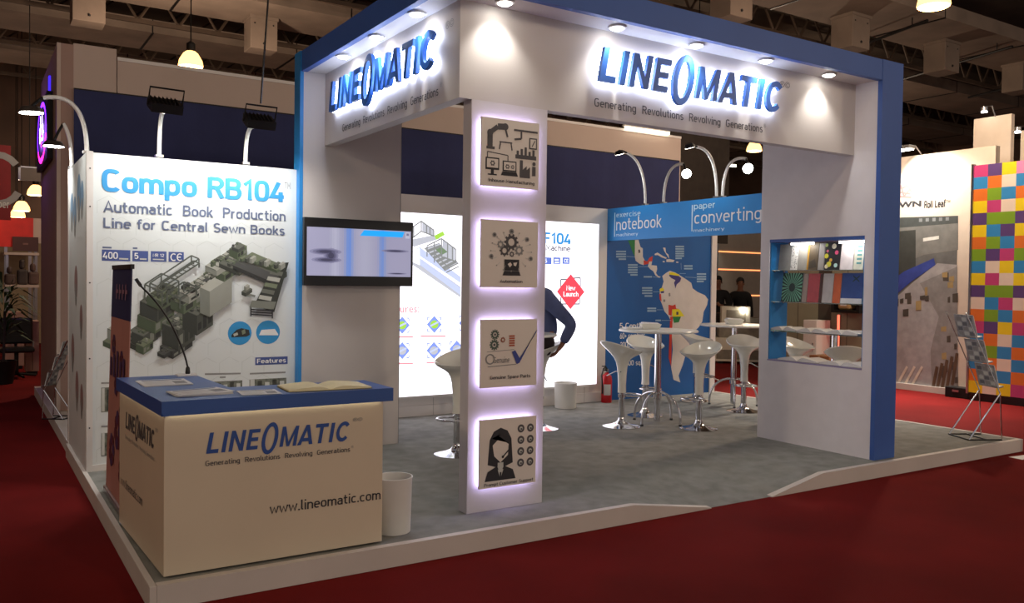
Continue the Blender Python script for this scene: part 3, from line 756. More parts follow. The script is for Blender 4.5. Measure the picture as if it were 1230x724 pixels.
def k_spine(pr, P, sk, W, h):
    sk([P(0, 0), P(.14, 0), P(.14, 1), P(0, 1)], mat('ochre_ink', (190, 140, 40), .5), 1); sk([P(.2, .05), P(.9, .1), P(.7, .4), P(.2, .3)], mat('dim_ink', (70, 62, 50), .6), 1)
z1, z2 = SHZ[0], SHZ[1]
for a in ((5.655, 5.80, z1, .270, (150, 150, 146), 'grey book leaning next to the blue niche lining on the top shelf', None),
          (5.57, 5.65, z1, .275, (236, 236, 232), 'black and white speckled book on the top niche shelf', k_speckle),
          (5.46, 5.565, z1, .268, (158, 156, 150), 'plain grey book right of the speckled one on the top niche shelf', None),
          (5.33, 5.455, z1, .272, (92, 78, 58), 'dark brown book with an ochre spine on the top niche shelf', k_spine),
          (5.262, 5.325, z1, .270, (176, 172, 170), 'narrow pale grey book on the top niche shelf beside the dotted one', None),
          (5.085, 5.255, z1, .275, (34, 34, 40), 'black book with bright coloured dots on the top niche shelf', k_dots),
          (4.945, 5.078, z1, .272, (226, 218, 220), 'plain white book on the top niche shelf under the right light', None),
          (4.835, 4.935, z1, .268, (214, 214, 196), 'cream book with teal bands at the right end of the top niche shelf', k_stripe),
          (5.512, 5.755, z2, .285, (22, 52, 46), 'dark green book with a radiating burst cover on the second niche shelf', k_burst),
          (5.45, 5.505, z2, .278, (172, 158, 150), 'thin beige book between the burst and the pink book on the second shelf', None),
          (5.312, 5.445, z2, .280, (196, 84, 92), 'pink red book in the middle of the second niche shelf', None),
          (5.28, 5.308, z2, .275, (84, 52, 44), 'very thin dark brown book on the second niche shelf', None),
          (5.16, 5.272, z2, .280, (206, 204, 206), 'white book on the second niche shelf beside the orange one', None),
          (5.072, 5.155, z2, .280, (214, 106, 62), 'orange red book on the second niche shelf', None),
          (4.84, 5.066, z2, .285, (52, 82, 150), 'large blue book with a dark cross on the second niche shelf', k_cross)):
    shelf_book(a[0], a[1], a[2], a[3] - (.012 if a[2] == z1 else 0), a[4], a[5], a[6])

def open_book(c, w, d, lab, rot=0.0, paper=None, group=None, cover=None, h=0.026):
    """an open book lying flat; w along its own x over both pages, d along y"""
    paper = paper or M_paper; cover = cover or M_greyink
    t = thing('open_book', lab, 'book', c, rot, group)
    T = ROOTM[t]
    def pg(sgn):
        mb = MB(); n = 8; top = []; bot = []
        for k in range(n + 1):
            a = k / n; xx = sgn * a * w / 2
            zz = 0.006 + h * (math.sin(min(1, a * 2.6) * PI / 2) * (1 - 0.75 * a ** 1.5))
            top.append((xx, zz))
        v = []
        for xx, zz in top:
            for yy in (-d / 2, d / 2): v += [(xx, yy, zz), (xx, yy, 0.004)]
        f = []
        for k in range(n):
            b = 4 * k; e = 4 * (k + 1)
            f += [(b, e, e + 2, b + 2), (b + 1, b + 3, e + 3, e + 1), (b, b + 1, e + 1, e), (b + 2, e + 2, e + 3, b + 3)]
        f.append((4 * n, 4 * n + 1, 4 * n + 3, 4 * n + 2)); f.append((0, 2, 3, 1))
        mb.add(v, f, 0, T); return mb.build('pages', paper, t, smooth=False)
    pg(-1); pg(1)
    mb = MB(); mb.box(-w / 2 - 0.004, w / 2 + 0.004, -d / 2 - 0.004, d / 2 + 0.004, 0.0005, 0.004); mb.v = [tuple(T @ Vector(p)) for p in mb.v]
    mb.build('cover', cover, t)
    return t
M_pgreen = mat('leaf_green_cover', (60, 120, 70), .5)
for y, l, cv in ((5.69, 'nearest the blue lining', M_pgreen), (5.35, 'in the middle', None), (5.01, 'at the right end', None)):
    open_book((6.955, y, SHZ[2] + 0.0085), 0.335, 0.20, 'open white catalogue on the lowest glass shelf, ' + l, R(-90), cover=cv, h=.045, group='open catalogues in the niche')
for y, l in ((5.50, 'at the left'), (5.01, 'at the right')):
    open_book((6.95, y, NZ0 + 0.0125), 0.46, 0.22, 'open white catalogue on the niche sill, ' + l, R(-90), h=.045, group='open catalogues in the niche')

# ---- back wall with the light box
WY = 8.79
t = thing('light_box_wall', 'white back wall carrying the big glowing light box', 'wall panel', (5.2, 8.85, 0))
MB().box(2.2, 7.105, WY, WY + 0.1, 0, 2.53).build('wall_board', M_white, t)
a = on_y(482, 257, WY - .04); b = on_y(714, 273, WY - .04); c = on_y(712.5, 464, WY - .04)
bx0, bx1, bz1, bz0 = 3.0, 6.93, 2.32, 0.235
mb = MB()
for q in ((bx0 - .03, bx1 + .03, bz1, bz1 + .03), (bx0 - .03, bx1 + .03, bz0 - .03, bz0)): mb.box(q[0], q[1], WY - .045, WY, q[2], q[3])
mb.box(bx0 - .03, bx0, WY - .045, WY, bz0, bz1); mb.box(bx1, bx1 + .03, WY - .045, WY, bz0, bz1)
mb.build('frame', M_white, t)
M_lb = emit('light_box_glow', (250, 246, 255), 1.45)
MB().box(bx0, bx1, WY - .04, WY - .002, bz0, bz1).build('lit_face', M_lb, t)
MB().box(2.2, 7.105, WY - .02, WY, 0, .12).build('skirting', M_white, t)
mb = MB()
for x in (4.55, 5.85, 6.75): mb.box(x, x + .004, WY - .021, WY - .0195, 0, .2)
mb.build('panel_joint', M_greyink, t)
def em(nm, rgb, k=1.15): return emit('lit_' + nm, rgb, k)
E_blue = em('blue', (56, 150, 220), .85); E_grey = em('grey', (112, 112, 124), .7); E_box = em('box', (90, 112, 190)); E_white = em('white', (250, 250, 255), 1.2); E_red = em('red', (232, 62, 78)); E_green = em('green', (150, 196, 70)); E_dg = em('dark_green', (104, 124, 96)); E_lg = em('light_grey', (186, 188, 198), .95); E_mg = em('mid_grey', (128, 130, 130), 1); E_pale = em('pale_blue', (192, 202, 236), .95); E_line = em('red_line', (225, 130, 140)); E_lil = em('lilac', (120, 140, 215))
pb = PlaneY(WY - .041); pr = Print(pb)
pr.text('F104', (653, 292.5), (685.5, 279.5), E_blue, 2, 0.045)
pr.text('per Machine', (640, 302), (685, 294.5), E_grey, 2, .035)
# boxes
for x0, x1, tx in ((640, 662.5, '5'), (664.5, 673, 'SS'), (675.5, 684, 'CE')):
    pr.rect((x0, 316.8), (x1, 309.2), E_box, 1)
pr.text('CE', (677.5, 315.2), (682.5, 311), E_white, 2, .02); pr.text('5', (654, 315.4), (657, 310.8), E_white, 2, .02); pr.line((666, 312), (671, 312), .02, E_white, 2); pr.line((666, 315), (671.5, 315), .012, E_white, 2)
# "New Launch" diamond
for q in ((673.5, 335.5, 684, 335.5), (673.5, 335.5, 673.5, 346), (697, 333.5, 697, 346), (688, 334, 697, 333.5), (673.5, 365, 684, 365), (673.5, 357, 673.5, 365), (696, 357, 696, 365), (688, 365, 696, 365)):
    pr.line(q[:2], q[2:], .016, E_grey, 1)
pr.poly([(668.7, 350), (685.5, 329), (702, 350.5), (685, 371.5)], E_red, 2)
pr.text('New', (680, 349), (691, 342.5), E_white, 4, .03); pr.text('Launch', (676.5, 356), (694.5, 350), E_white, 4, .03)
# machine drawing, left
def ZB(x, y): return (475 + x / 3.447, 240 + y / 3.447)
def lp(pts, m, l): pr.poly([ZB(*p) for p in pts], m, l)
def ll(p, q, w, m, l): pr.line(ZB(*p), ZB(*q), w, m, l)
lp([(-40, 190), (66, 215), (270, 360), (270, 405), (60, 262), (-40, 215)], E_lg, 1)
lp([(70, 212), (100, 195), (270, 318), (270, 345)], E_pale, 2); lp([(66, 215), (100, 200), (100, 270), (66, 255)], E_white, 3)
lp([(100, 240), (270, 365), (270, 395), (100, 268)], E_pale, 2)
lp([(-20, 170), (60, 205), (70, 190), (-20, 150)], E_green, 2); lp([(52, 190), (66, 195), (66, 246), (52, 250)], E_green, 3)
lp([(60, 165), (160, 145), (185, 160), (75, 195)], E_lg, 2); lp([(160, 148), (196, 130), (204, 145), (168, 165)], E_green, 3)
lp([(118, 200), (180, 178), (262, 262), (205, 295)], E_mg, 2)
for k in range(7): ll((126 + k * 13, 205 + k * 14), (186 + k * 12, 182 + k * 13), .018, E_lg, 3)
lp([(165, 205), (190, 195), (215, 215), (190, 228)], E_dg, 4)
for p, q in (((60, 120), (106, 88)), ((106, 88), (158, 125)), ((106, 88), (106, 130)), ((60, 120), (60, 165)), ((158, 125), (158, 150)), ((106, 130), (60, 165)), ((106, 130), (158, 150)), ((75, 110), (75, 155)), ((128, 104), (128, 140)), ((142, 114), (142, 146)),
             ((130, 190), (190, 160)), ((190, 160), (250, 205)), ((190, 160), (190, 235)), ((130, 190), (130, 235)), ((250, 205), (250, 255)), ((160, 175), (160, 260)), ((160, 220), (218, 280)), ((215, 178), (215, 262)), ((235, 192), (235, 250)), ((190, 235), (250, 255)), ((200, 290), (260, 262)), ((210, 300), (262, 275))):
    ll(p, q, .014, E_mg, 4)
lp([(110, 92), (156, 124), (156, 148), (110, 128)], E_lg, 3); lp([(194, 165), (247, 204), (247, 252), (194, 232)], E_lg, 3)
pr.text('Features:', (459, 375.5), (503.5, 366), E_line, 2, .01)
for cx, cy, gr in ((483, 390.5, 1), (521.5, 389.5, 1), (483, 421, 0), (521, 420.8, 0), (548.5, 419, 0), (560, 388, 1)):
    pr.poly([(cx - 9, cy), (cx, cy - 10.5), (cx + 9, cy), (cx, cy + 10.5)], E_lil, 2)
    pr.disc((cx, cy), 5, 5, E_green if gr else E_lg, 3, n=10); pr.line((cx - 5, cy + 2), (cx + 5, cy - 3), .02, E_pale, 4)
    for sx in (-1, 1):
        for sy in (-1, 1): pr.line((cx + sx * 5, cy + sy * 8.5), (cx + sx * 8, cy + sy * 8.5), .012, E_lil, 1); pr.line((cx + sx * 8, cy + sy * 8.5), (cx + sx * 8, cy + sy * 5), .012, E_lil, 1)
for x0, x1, y in ((477, 496, 404.5), (505, 535, 403.5), (477, 496, 436.3), (512, 530, 435.2)): pr.line((x0, y), (x1, y), .016, E_line, 2)
pr.build('printed_graphic', t)

# ---- map panel on the back wall line, white post at its right end
t = thing('map_panel', 'deep blue back wall panel printed with a pale map and flag colours', 'map panel', (8.05, 8.82, 0))
MB().box(7.11, 9.02, WY, WY + .06, 0, 2.5).build('panel_board', M_mapblue, t)
pm = PlaneY(WY); pr = Print(pm)
def ZM(x, y): return (725 + x / 6.036, 280 + y / 6.036)
def mp(pts, m, l=1): pr.poly([ZM(*p) for p in pts], m, l)
I_land = mat('map_land_ink', (214, 210, 206), .5); I_g = mat('flag_green', (30, 130, 70), .5); I_r = mat('flag_red', (206, 60, 48), .5); I_y = mat('flag_yellow', (226, 216, 40), .5); I_v = mat('flag_indigo', (62, 60, 130), .5)
mp([(150, 20), (228, 20), (226, 170), (214, 150), (196, 100), (178, 55)], I_g); mp([(228, 20), (250, 20), (255, 58), (268, 100), (284, 110), (284, 170), (300, 200), (290, 232), (262, 222), (232, 200), (226, 170)], I_land)
mp([(250, 120), (262, 118), (266, 140), (252, 145)], M_ink, 3)
mp([(290, 195), (316, 205), (330, 180), (356, 165), (352, 200), (345, 210), (325, 222), (290, 230)], I_r, 2)
mp([(330, 205), (350, 205), (345, 235), (320, 240)], I_land, 3); mp([(320, 240), (350, 232), (385, 235), (388, 260), (380, 290), (395, 310), (415, 315), (400, 322), (375, 305), (360, 275), (340, 262)], I_land)
mp([(370, 150), (390, 140), (430, 165), (458, 178), (452, 186), (420, 175), (392, 158), (372, 160)], I_land); mp([(430, 105), (448, 105), (452, 140), (470, 155), (475, 185), (462, 165), (440, 130)], I_land)
mp([(455, 190), (480, 188), (515, 195), (505, 210), (455, 208)], I_land); mp([(428, 200), (444, 202), (442, 212), (428, 210)], I_land); mp([(526, 205), (542, 207), (540, 216), (526, 214)], I_land)
SA = [ZM(*q) for q in ((425, 310), (450, 290), (480, 272), (520, 285), (560, 310), (600, 335), (635, 360), (645, 400), (680, 425), (735, 450), (757, 480), (750, 520), (725, 570), (715, 640), (690, 680), (650, 720))] + \
     [(832, 406), (829, 413), (824, 424), (820, 438), (815, 451), (817, 459), (809, 456), (806, 441), (808, 420), (806.5, 397)] + [ZM(*q) for q in ((490, 640), (470, 600), (440, 565), (425, 520), (405, 470), (408, 420), (420, 400), (435, 350))]
pr.poly(SA, I_land, 1)
mp([(475, 285), (500, 282), (550, 300), (545, 310), (475, 300)], I_y, 2); mp([(475, 300), (545, 310), (562, 325), (555, 350), (530, 370), (520, 400), (510, 360), (520, 340), (490, 325), (475, 310)], I_v, 2)
mp([(405, 405), (425, 393), (440, 408), (430, 422), (408, 422)], I_y, 2); mp([(412, 422), (438, 418), (436, 434), (415, 434)], I_v, 2); mp([(403, 440), (415, 440), (420, 495), (405, 480)], I_r, 2)
mp([(470, 518), (500, 525), (520, 515), (525, 545), (545, 550), (495, 555), (492, 600), (470, 590)], I_r, 2); mp([(495, 552), (548, 550), (585, 602), (498, 605)], I_y, 3); mp([(498, 605), (560, 605), (545, 645), (510, 650)], I_g, 2)
mp([(525, 570), (540, 568), (542, 590), (526, 592)], M_ink, 4); mp([(432, 480), (446, 480), (446, 498), (432, 498)], M_greyink, 2); mp([(470, 435), (482, 432), (484, 455), (472, 460)], M_greyink, 2)
pr.poly([(805, 380), (808, 380), (807, 400), (806, 440), (803, 430), (804, 400)], I_r, 2)
I_txt = mat('map_text_ink', (150, 186, 216), .6)
for x0, x1, ys in ((90, 162, (133, 152, 170, 188)), (176, 246, (230, 248, 266, 284, 302)), (520, 582, (97, 114, 131, 148, 165, 182)), (582, 644, (238, 257)), (675, 742, (296, 316, 333, 350)), (290, 350, (316,)), (278, 352, (397, 415, 435, 455)), (316, 380, (545, 563)), (375, 415, (632,))):
    for i, y in enumerate(ys):
        k = (x1 - x0) * (.25 if i == len(ys) - 1 and len(ys) > 2 else .0)
        if x0 < 450: pr.line(ZM(x0 + k, y), ZM(x1, y), .022, I_txt, 2)
        else: pr.line(ZM(x0, y), ZM(x1 - k, y), .022, I_txt, 2)
for p, q in (((165, 168), (226, 172)), ((250, 243), (330, 243)), ((355, 316), (410, 322)), ((358, 425), (408, 425)), ((384, 555), (430, 555)), ((420, 632), (490, 632)), ((550, 292), (595, 292)), ((560, 215), (562, 262)), ((590, 318), (672, 322))):
    pr.line(ZM(*p), ZM(*q), .006, I_txt, 2)
for tx, a, b in (('5 Continents', (744, 395), (788, 387)), ('60+ countries', (744.3, 407), (774.5, 399)), ('2000+ installations', (744.3, 417.5), (790, 409)), ('50000 sq.ft.', (744.3, 441), (776, 431.5))): pr.text(tx, a, b, M_whiteink, 3, .02)
pr.build('printed_map', t)
MB().box(9.02, 9.12, WY - .02, WY + .08, 0, 2.5).build('end_post', M_white, t)

# ---- bright blue header sign running forward from the corner
HX, HZ0, HZ1 = 7.10, 2.11, 2.53
t = thing('blue_header_sign', 'bright blue header sign reading notebook and converting machinery in white', 'header sign', (7.13, 7.4, HZ0))
MB().box(HX, HX + .07, 5.86, WY - .008, HZ0, HZ1).build('sign_board', M_skyblue, t)
mb = MB()
for y in (8.4, 7.4, 6.4): mb.box(HX + .07, HX + .12, y - .02, y + .02, HZ0 + .05, HZ1)
mb.build('bracing', M_steel, t)
px = PlaneX(HX); pr = Print(px)
I_pale = mat('header_pale_ink', (196, 226, 244), .6)
def hp(u, v): return px.px(u, v)
pr.rect((-8.64, 2.16), (-8.622, 2.47), I_pale, 2, False)
pr.text('exercise', (-8.60, 2.405), (-8.13, 2.475), I_pale, 2, 0, False); pr.text('notebook', (-8.60, 2.235), (-7.74, 2.40), M_whiteink, 2, -.008, False); pr.text('machinery', (-8.60, 2.15), (-8.17, 2.205), I_pale, 2, 0, False)
pr.build('notebook_title', t); pr = Print(px)
pr.rect((-7.235, 2.17), (-7.217, 2.475), I_pale, 2, False)
pr.text('paper', (-7.2, 2.40), (-6.87, 2.475), I_pale, 2, 0, False); pr.text('converting', (-7.19, 2.215), (-6.2, 2.40), M_whiteink, 2, -.008, False); pr.text('machinery', (-7.2, 2.15), (-6.72, 2.20), I_pale, 2, 0, False)
pr.build('converting_title', t)

# ---- machine panel ("Compo RB104") and storeroom side panel
CY = 7.463
t = thing('machine_panel', 'tall white printed panel with a grey machine drawing and light blue title', 'display panel', (1.65, 7.5, 0))
M_panel = mat('panel_print_white', (214, 220, 222), 0.55, var=0.03, scale=1.5)
MB().box(.80, LX - .012, CY, CY + .04, 0, 2.527).build('panel_board', M_panel, t)
mb = MB(); mb.box(.792, .838, CY - .012, CY + .05, 0, 2.535); mb.build('corner_post', M_white, t)
mb = MB()
for z in (.35, .9, 1.5, 2.1, 2.4): mb.lathe([(.006, -.002), (.006, .002)], 0, 0, 0, 8, 0, Matrix.Translation((.815, CY - .013, z)) @ Matrix.Rotation(PI / 2, 4, 'X'))
mb.build('screw', M_dark, t)
MB().box(.80, LX - .012, CY - .006, CY, 0, .05).build('skirting', M_white, t)
pc = PlaneY(CY); pr = Print(pc)
pr.step = 1.5e-6
M_hex = mat('faint_hex_ink', (200, 207, 208), .6)
for i in range(9):
    for j in range(14):
        cx = .95 + i * .19 + (.095 if j % 2 else 0); cz = .12 + j * .165; r = .095
        if cx + r > LX - .03: continue
        for k in range(3):
            a, b = R(60 * k + 30), R(60 * k + 90)
            pr.line((cx + r * math.cos(a), cz + r * math.sin(a)), (cx + r * math.cos(b), cz + r * math.sin(b)), .004, M_hex, .5, False)
pr.build('hexagon_pattern', t); pr = Print(pc)
pr.text('Compo RB104', (122, 236), (341, 217), M_titleblue, 3, .045); pr.text('TM', (341.5, 226.5), (349, 219), M_greyink, 3)
pr.build('panel_title', t); pr = Print(pc)
pr.text('Automatic  Book  Production', (124, 255), (343, 252.5), M_subink, 3, .022); pr.text('Line for Central Sewn Books', (124, 274), (342, 271.5), M_subink, 3, .022)
pr.build('panel_subtitle', t); pr = Print(pc)
for x0, x1, y1, y0 in ((122.3, 156.5, 313, 300.5), (159, 178, 313.7, 301.5), (181, 200, 314, 302), (202.4, 220.8, 314.3, 302.8)): pr.rect((x0, y1), (x1, y0), M_boxink, 1)
pr.line((123, 297), (134, 297.4), .014, M_subink, 1); pr.line((159.5, 298), (165, 298), .014, M_subink, 1)
pr.text('400', (123, 310.5), (141.5, 302.8), M_whiteink, 3, .02); pr.text('5', (161.3, 311), (166.3, 303.6), M_whiteink, 3, .03); pr.line((143, 310.6), (154, 311), .012, M_lightink, 2); pr.line((168, 311), (176, 311.2), .012, M_lightink, 2)
pr.text('NR 12', (183.5, 308.4), (197, 304.6), M_whiteink, 3, .02); pr.line((183.5, 311.3), (197, 311.8), .01, M_lightink, 2)
for cx in (208.5, 216): 
    c = pc.px(cx, 308.8); 
    for q in ring_polys(c[0], c[1], .026, .032, .009, .009, 50, 310, 14): pr.poly(q, M_whiteink, 3, False)
pr.line((212.5, 308.8), (217, 308.8), .009, M_whiteink, 3)
pr.build('specification_boxes', t)
# the drawn machine: boxes in an oblique drawing, x y in drawing units of a magnified view
pr = Print(pc)
def ZC(x, y): return (80 + x / 2.414, 180 + y / 2.414)
P_AX, Q_AX = (.80, -.53), (.84, .36)
TONES = {'g': ((176, 178, 170), (120, 124, 116), (146, 148, 140)), 'd': ((104, 108, 100), (50, 54, 50), (70, 74, 68)), 'n': ((116, 126, 104), (66, 78, 60), (86, 98, 78)), 'l': ((206, 208, 202), (156, 158, 152), (178, 180, 174)), 'k': ((78, 80, 80), (44, 46, 46), (58, 60, 60))}
def iso(x, y, p, q, h, tone='g', l=2):
    tm = [mat('drawn_%s%d' % (tone, i), TONES[tone][i], .6) for i in range(3)]
    A = (x, y); B = (x + P_AX[0] * p, y + P_AX[1] * p); D = (x + Q_AX[0] * q, y + Q_AX[1] * q); E_ = (B[0] + Q_AX[0] * q, B[1] + Q_AX[1] * q)
    U = lambda a: (a[0], a[1] - h)
    pr.poly([ZC(*a) for a in (U(A), U(B), U(E_), U(D))], tm[0], l); pr.poly([ZC(*a) for a in (A, D, U(D), U(A))], tm[1], l); pr.poly([ZC(*a) for a in (D, E_, U(E_), U(D))], tm[2], l)
def frame(x, y, p, q, h, l=3):
    m = mat('drawn_frame', (84, 90, 84), .6)
    A = (x, y); B = (x + P_AX[0] * p, y + P_AX[1] * p); D = (x + Q_AX[0] * q, y + Q_AX[1] * q); F = (B[0] + Q_AX[0] * q, B[1] + Q_AX[1] * q)
    for a in (A, B, D, F): pr.line(ZC(*a), ZC(a[0], a[1] - h), .012, m, l)
    for a, b in ((A, B), (B, F), (F, D), (D, A)): pr.line(ZC(a[0], a[1] - h), ZC(b[0], b[1] - h), .012, m, l)
def isod(x, y, p, q, h, tone='g', l=2):
    """a drawn machine block with its small housings, rails and dark openings"""
    iso(x, y, p, q, h, tone, l)
    tones = 'ndgkl'
    for k in range(max(3, int(p * q / 260))):
        a, b = random.uniform(0, .82), random.uniform(0, .78); w = random.uniform(.08, .2) * p; d = random.uniform(.12, .25) * q; hh = random.uniform(2, 9)
        iso(x + P_AX[0] * p * a + Q_AX[0] * q * b, y - h + P_AX[1] * p * a + Q_AX[1] * q * b, w, d, hh, random.choice('nnddgk'), l)
    if h > 18:
        D = (x + Q_AX[0] * q, y + Q_AX[1] * q)
        for k in range(3):        # openings on the long face
            a = .06 + .32 * k; u0 = (D[0] + P_AX[0] * p * a, D[1] + P_AX[1] * p * a); u1 = (D[0] + P_AX[0] * p * (a + .22), D[1] + P_AX[1] * p * (a + .22))
            t0, t1 = h * random.uniform(.12, .3), h * random.uniform(.55, .85)
            pr.poly([ZC(u0[0], u0[1] - t0), ZC(u1[0], u1[1] - t0), ZC(u1[0], u1[1] - t1), ZC(u0[0], u0[1] - t1)], mat('drawn_%s%d' % (random.choice('dkg'), 1), TONES['d'][1], .6), l)
    for k in range(int(p / 14)):  # rails along the top edge
        a = k / max(1, int(p / 14)); c = (x + P_AX[0] * p * a, y - h + P_AX[1] * p * a); pr.line(ZC(*c), ZC(c[0] + Q_AX[0] * q * .9, c[1] + Q_AX[1] * q * .9), .006, mat('drawn_frame', (84, 90, 84), .6), l)
random.seed(3)
# main line from lower left up to the right
isod(105, 568, 60, 50, 14, 'n', 1); isod(118, 548, 40, 24, 30, 'g', 2); isod(150, 560, 70, 70, 16, 'd', 2); isod(188, 560, 66, 40, 34, 'd', 3); isod(200, 584, 36, 26, 22, 'n', 4)
isod(205, 512, 70, 60, 34, 'n', 4); isod(212, 478, 84, 60, 40, 'd', 5); isod(232, 448, 70, 50, 26, 'n', 6); isod(270, 590, 72, 44, 22, 'k', 4); isod(276, 562, 60, 56, 60, 'd', 5); isod(335, 520, 58, 50, 58, 'd', 5); isod(262, 596, 22, 24, 10, 'k', 6)
isod(300, 460, 120, 46, 26, 'n', 6); isod(320, 432, 130, 40, 22, 'g', 7); iso(385, 472, 80, 34, 74, 'g', 7); isod(430, 372, 90, 30, 20, 'n', 7)
isod(400, 352, 110, 40, 16, 'g', 8); isod(440, 340, 60, 70, 12, 'd', 8); isod(470, 308, 34, 28, 22, 'n', 9); isod(476, 290, 22, 24, 10, 'd', 10)
frame(240, 412, 150, 26, 26, 9); frame(225, 430, 60, 60, 40, 9); frame(290, 444, 60, 44, 30, 9); frame(270, 395, 120, 20, 10, 9)
for k in range(10): pr.line(ZC(246 + k * 12, 402 - k * 8), ZC(262 + k * 12, 408 - k * 8), .008, mat('drawn_frame', (84, 90, 84), .6), 9)
# conveyor across the top and the arm down the right
iso(470, 322, 30, 170, 14, 'd', 6); iso(480, 346, 30, 130, 12, 'k', 7); iso(515, 318, 26, 110, 8, 'n', 8)
for k in range(9): iso(500 + k * 14, 322 + k * 3, 16, 8, 8 + (k % 3) * 3, 'ndg'[k % 3], 9)
pr.poly([ZC(*a) for a in ((610, 328), (642, 326), (600, 470), (540, 452), (582, 372))], mat('drawn_d1', TONES['d'][1], .6), 6)
for k in range(6):
    y = 348 + k * 18; x0 = 590 - k * 8; pr.poly([ZC(*a) for a in ((x0, y), (x0 + 36, y + 6), (x0 + 32, y + 18), (x0 - 4, y + 11))], mat('drawn_%s0' % 'dgn'[k % 3], TONES['dgn'[k % 3]][0], .6), 7)
pr.poly([ZC(*a) for a in ((535, 436), (606, 440), (598, 462), (528, 456))], mat('drawn_g1', TONES['g'][1], .6), 8)
for k in range(3): pr.line(ZC(532, 462 + k * 7), ZC(592, 466 + k * 7), .012, M_darkink, 9)
for x, y in ((532, 456), (594, 462)): pr.line(ZC(x, y), ZC(x, y + 26), .012, M_darkink, 9)
iso(505, 420, 24, 14, 10, 'd', 8); iso(512, 405, 12, 8, 10, 'g', 9); pr.line(ZC(508, 416), ZC(545, 424), .02, mat('drawn_g1', TONES['g'][1], .6), 7)
pr.build('machine_drawing', t)
pr = Print(pc)
pr = Print(pc)
M_circle = mat('circle_blue_ink', (44, 140, 200), .6)
pr.disc((288, 400), 14.2, 14.2, M_circle, 1)
pr.poly([(278, 402), (284, 396), (290, 394), (299, 396), (300, 402), (296, 404), (278, 405)], mat('drawn_k1', TONES['k'][1], .6), 2); pr.poly([(280, 401), (285, 399), (286, 402), (281, 404)], mat('drawn_g0', TONES['g'][0], .6), 3); pr.poly([(290, 397), (294, 395), (295, 400), (291, 402)], mat('drawn_n0', TONES['n'][0], .6), 3)
pr.build('round_picture', t, 'round blue picture of a small machine'); pr = Print(pc)
pr.disc((322, 398.8), 14.2, 14.2, M_circle, 1); pr.poly([(311, 402.5), (314, 396), (330, 395), (334, 401), (334, 402.5)], M_paper, 2)
pr.build('round_picture', t, 'round blue picture of a white book'); pr = Print(pc)
pr.rect((306.5, 438.5), (345.5, 427.8), M_boxink, 1); pr.text('Features', (308.5, 436.5), (343.5, 429.5), M_whiteink, 3, .03)
pr.build('feature_heading', t)
M_ph = mat('photo_ink', (110, 114, 104), .6, var=.5, scale=30); M_ph2 = mat('photo_dark_ink', (62, 64, 58), .6, var=.5, scale=30)
for x0, y1, x1, y0, lines in ((252, 468, 291, 456.5, ((246, 449.2, 289, 448.4), (264, 453, 271, 452.8))), (299.5, 466, 344, 453.5, ((300, 448.7, 343, 447),)), (121.5, 495, 151, 464, ((121.5, 460, 131, 459.8),)), (121.5, 548, 151, 518, ((121.5, 512, 131, 511.8),))):
    pr = Print(pc)
    for q in lines: pr.line(q[:2], q[2:], .014, M_greyink, 1)
    pr.rect((x0, y1), (x1, y0), M_ph, 1)
    for k in range(5):
        a = x0 + (x1 - x0) * (k + .1) / 5; pr.rect((a, y1 - 1 - (k % 2)), (a + (x1 - x0) * .12, y0 + 2 + (k % 3) * 1.5), M_ph2 if k % 2 else M_lightink, 2)
    pr.build('feature_photo', t)

t = thing('side_panel', 'narrow seen white side panel of the storeroom with faint printed figures, facing the left aisle', 'display panel', (.81, 8.15, 0))
MB().box(.79, .83, CY + .051, 8.84, 0, 2.527).build('panel_board', M_panel, t)
MB().box(.785, .835, 8.80, 8.85, 0, 2.535).build('corner_post', M_white, t)
pr = Print(PlaneX(.79))
for y, z, r in ((7.75, 2.2, .11), (7.98, 2.24, .14), (8.3, 2.1, .12), (8.55, 2.15, .12), (7.8, 1.2, .1), (8.2, 1.5, .12), (8.45, .9, .12), (7.75, .55, .1), (8.1, .6, .12)):
    pr = Print(PlaneX(.79)); pr.disc((-y, z), r, r * 1.2, mat('faint_figure', (120, 150, 180), .6) if z > 1.8 else mat('faint_figure_warm', (150, 120, 120), .6), 1, False); pr.disc((-y, z - r * .9), r * .5, r * .8, M_greyink, 2, False); pr.build('printed_figure', t)
t = thing('storeroom_wall', 'plain white inner wall behind the television partition', 'wall panel', (3.44, 8.1, 0))
MB().box(3.40, 3.44, TY + .152, WY - .046, 0, 2.53).build('wall_board', M_white, t)

# ---- corner counter
CT0, CT1 = .855, .918
t = thing('reception_counter', 'cream L shaped reception counter with blue top and blue company name', 'counter', (1.45, 5.1, 0))
poly = [(.848, 4.605), (2.06, 4.605), (2.06, 5.0), (1.26, 5.0), (1.235, 5.80), (.803, 5.79)]
def inset(pl, d):
    n = len(pl); out = []
    for i in range(n):
        p0, p1, p2 = Vector(pl[i - 1]), Vector(pl[i]), Vector(pl[(i + 1) % n])
        e1 = (p1 - p0).normalized(); e2 = (p2 - p1).normalized(); n1 = Vector((-e1.y, e1.x)); n2 = Vector((-e2.y, e2.x))
        b = (n1 + n2); b = b / (1 + n1.dot(n2)); out.append(tuple(p1 + b * d))
    return out
MB().hexa([(a, b, .012) for a, b in poly], [(a, b, CT0 - .008) for a, b in poly]).build('counter_body', M_cream, t, bevel=.003)
ip = inset(poly, .03)
MB().hexa([(a, b, 0) for a, b in ip], [(a, b, .012) for a, b in ip]).build('plinth', M_dark, t)
MB().hexa([(a, b, CT0 - .008) for a, b in ip], [(a, b, CT0) for a, b in ip]).build('recess', M_white, t)
tp = [(.832, 4.585), (2.115, 4.585), (2.115, 5.03), (1.28, 5.03), (1.25, 5.82), (.785, 5.81)]
mb = MB().hexa([(a, b, CT0) for a, b in tp], [(a, b, CT1) for a, b in tp])
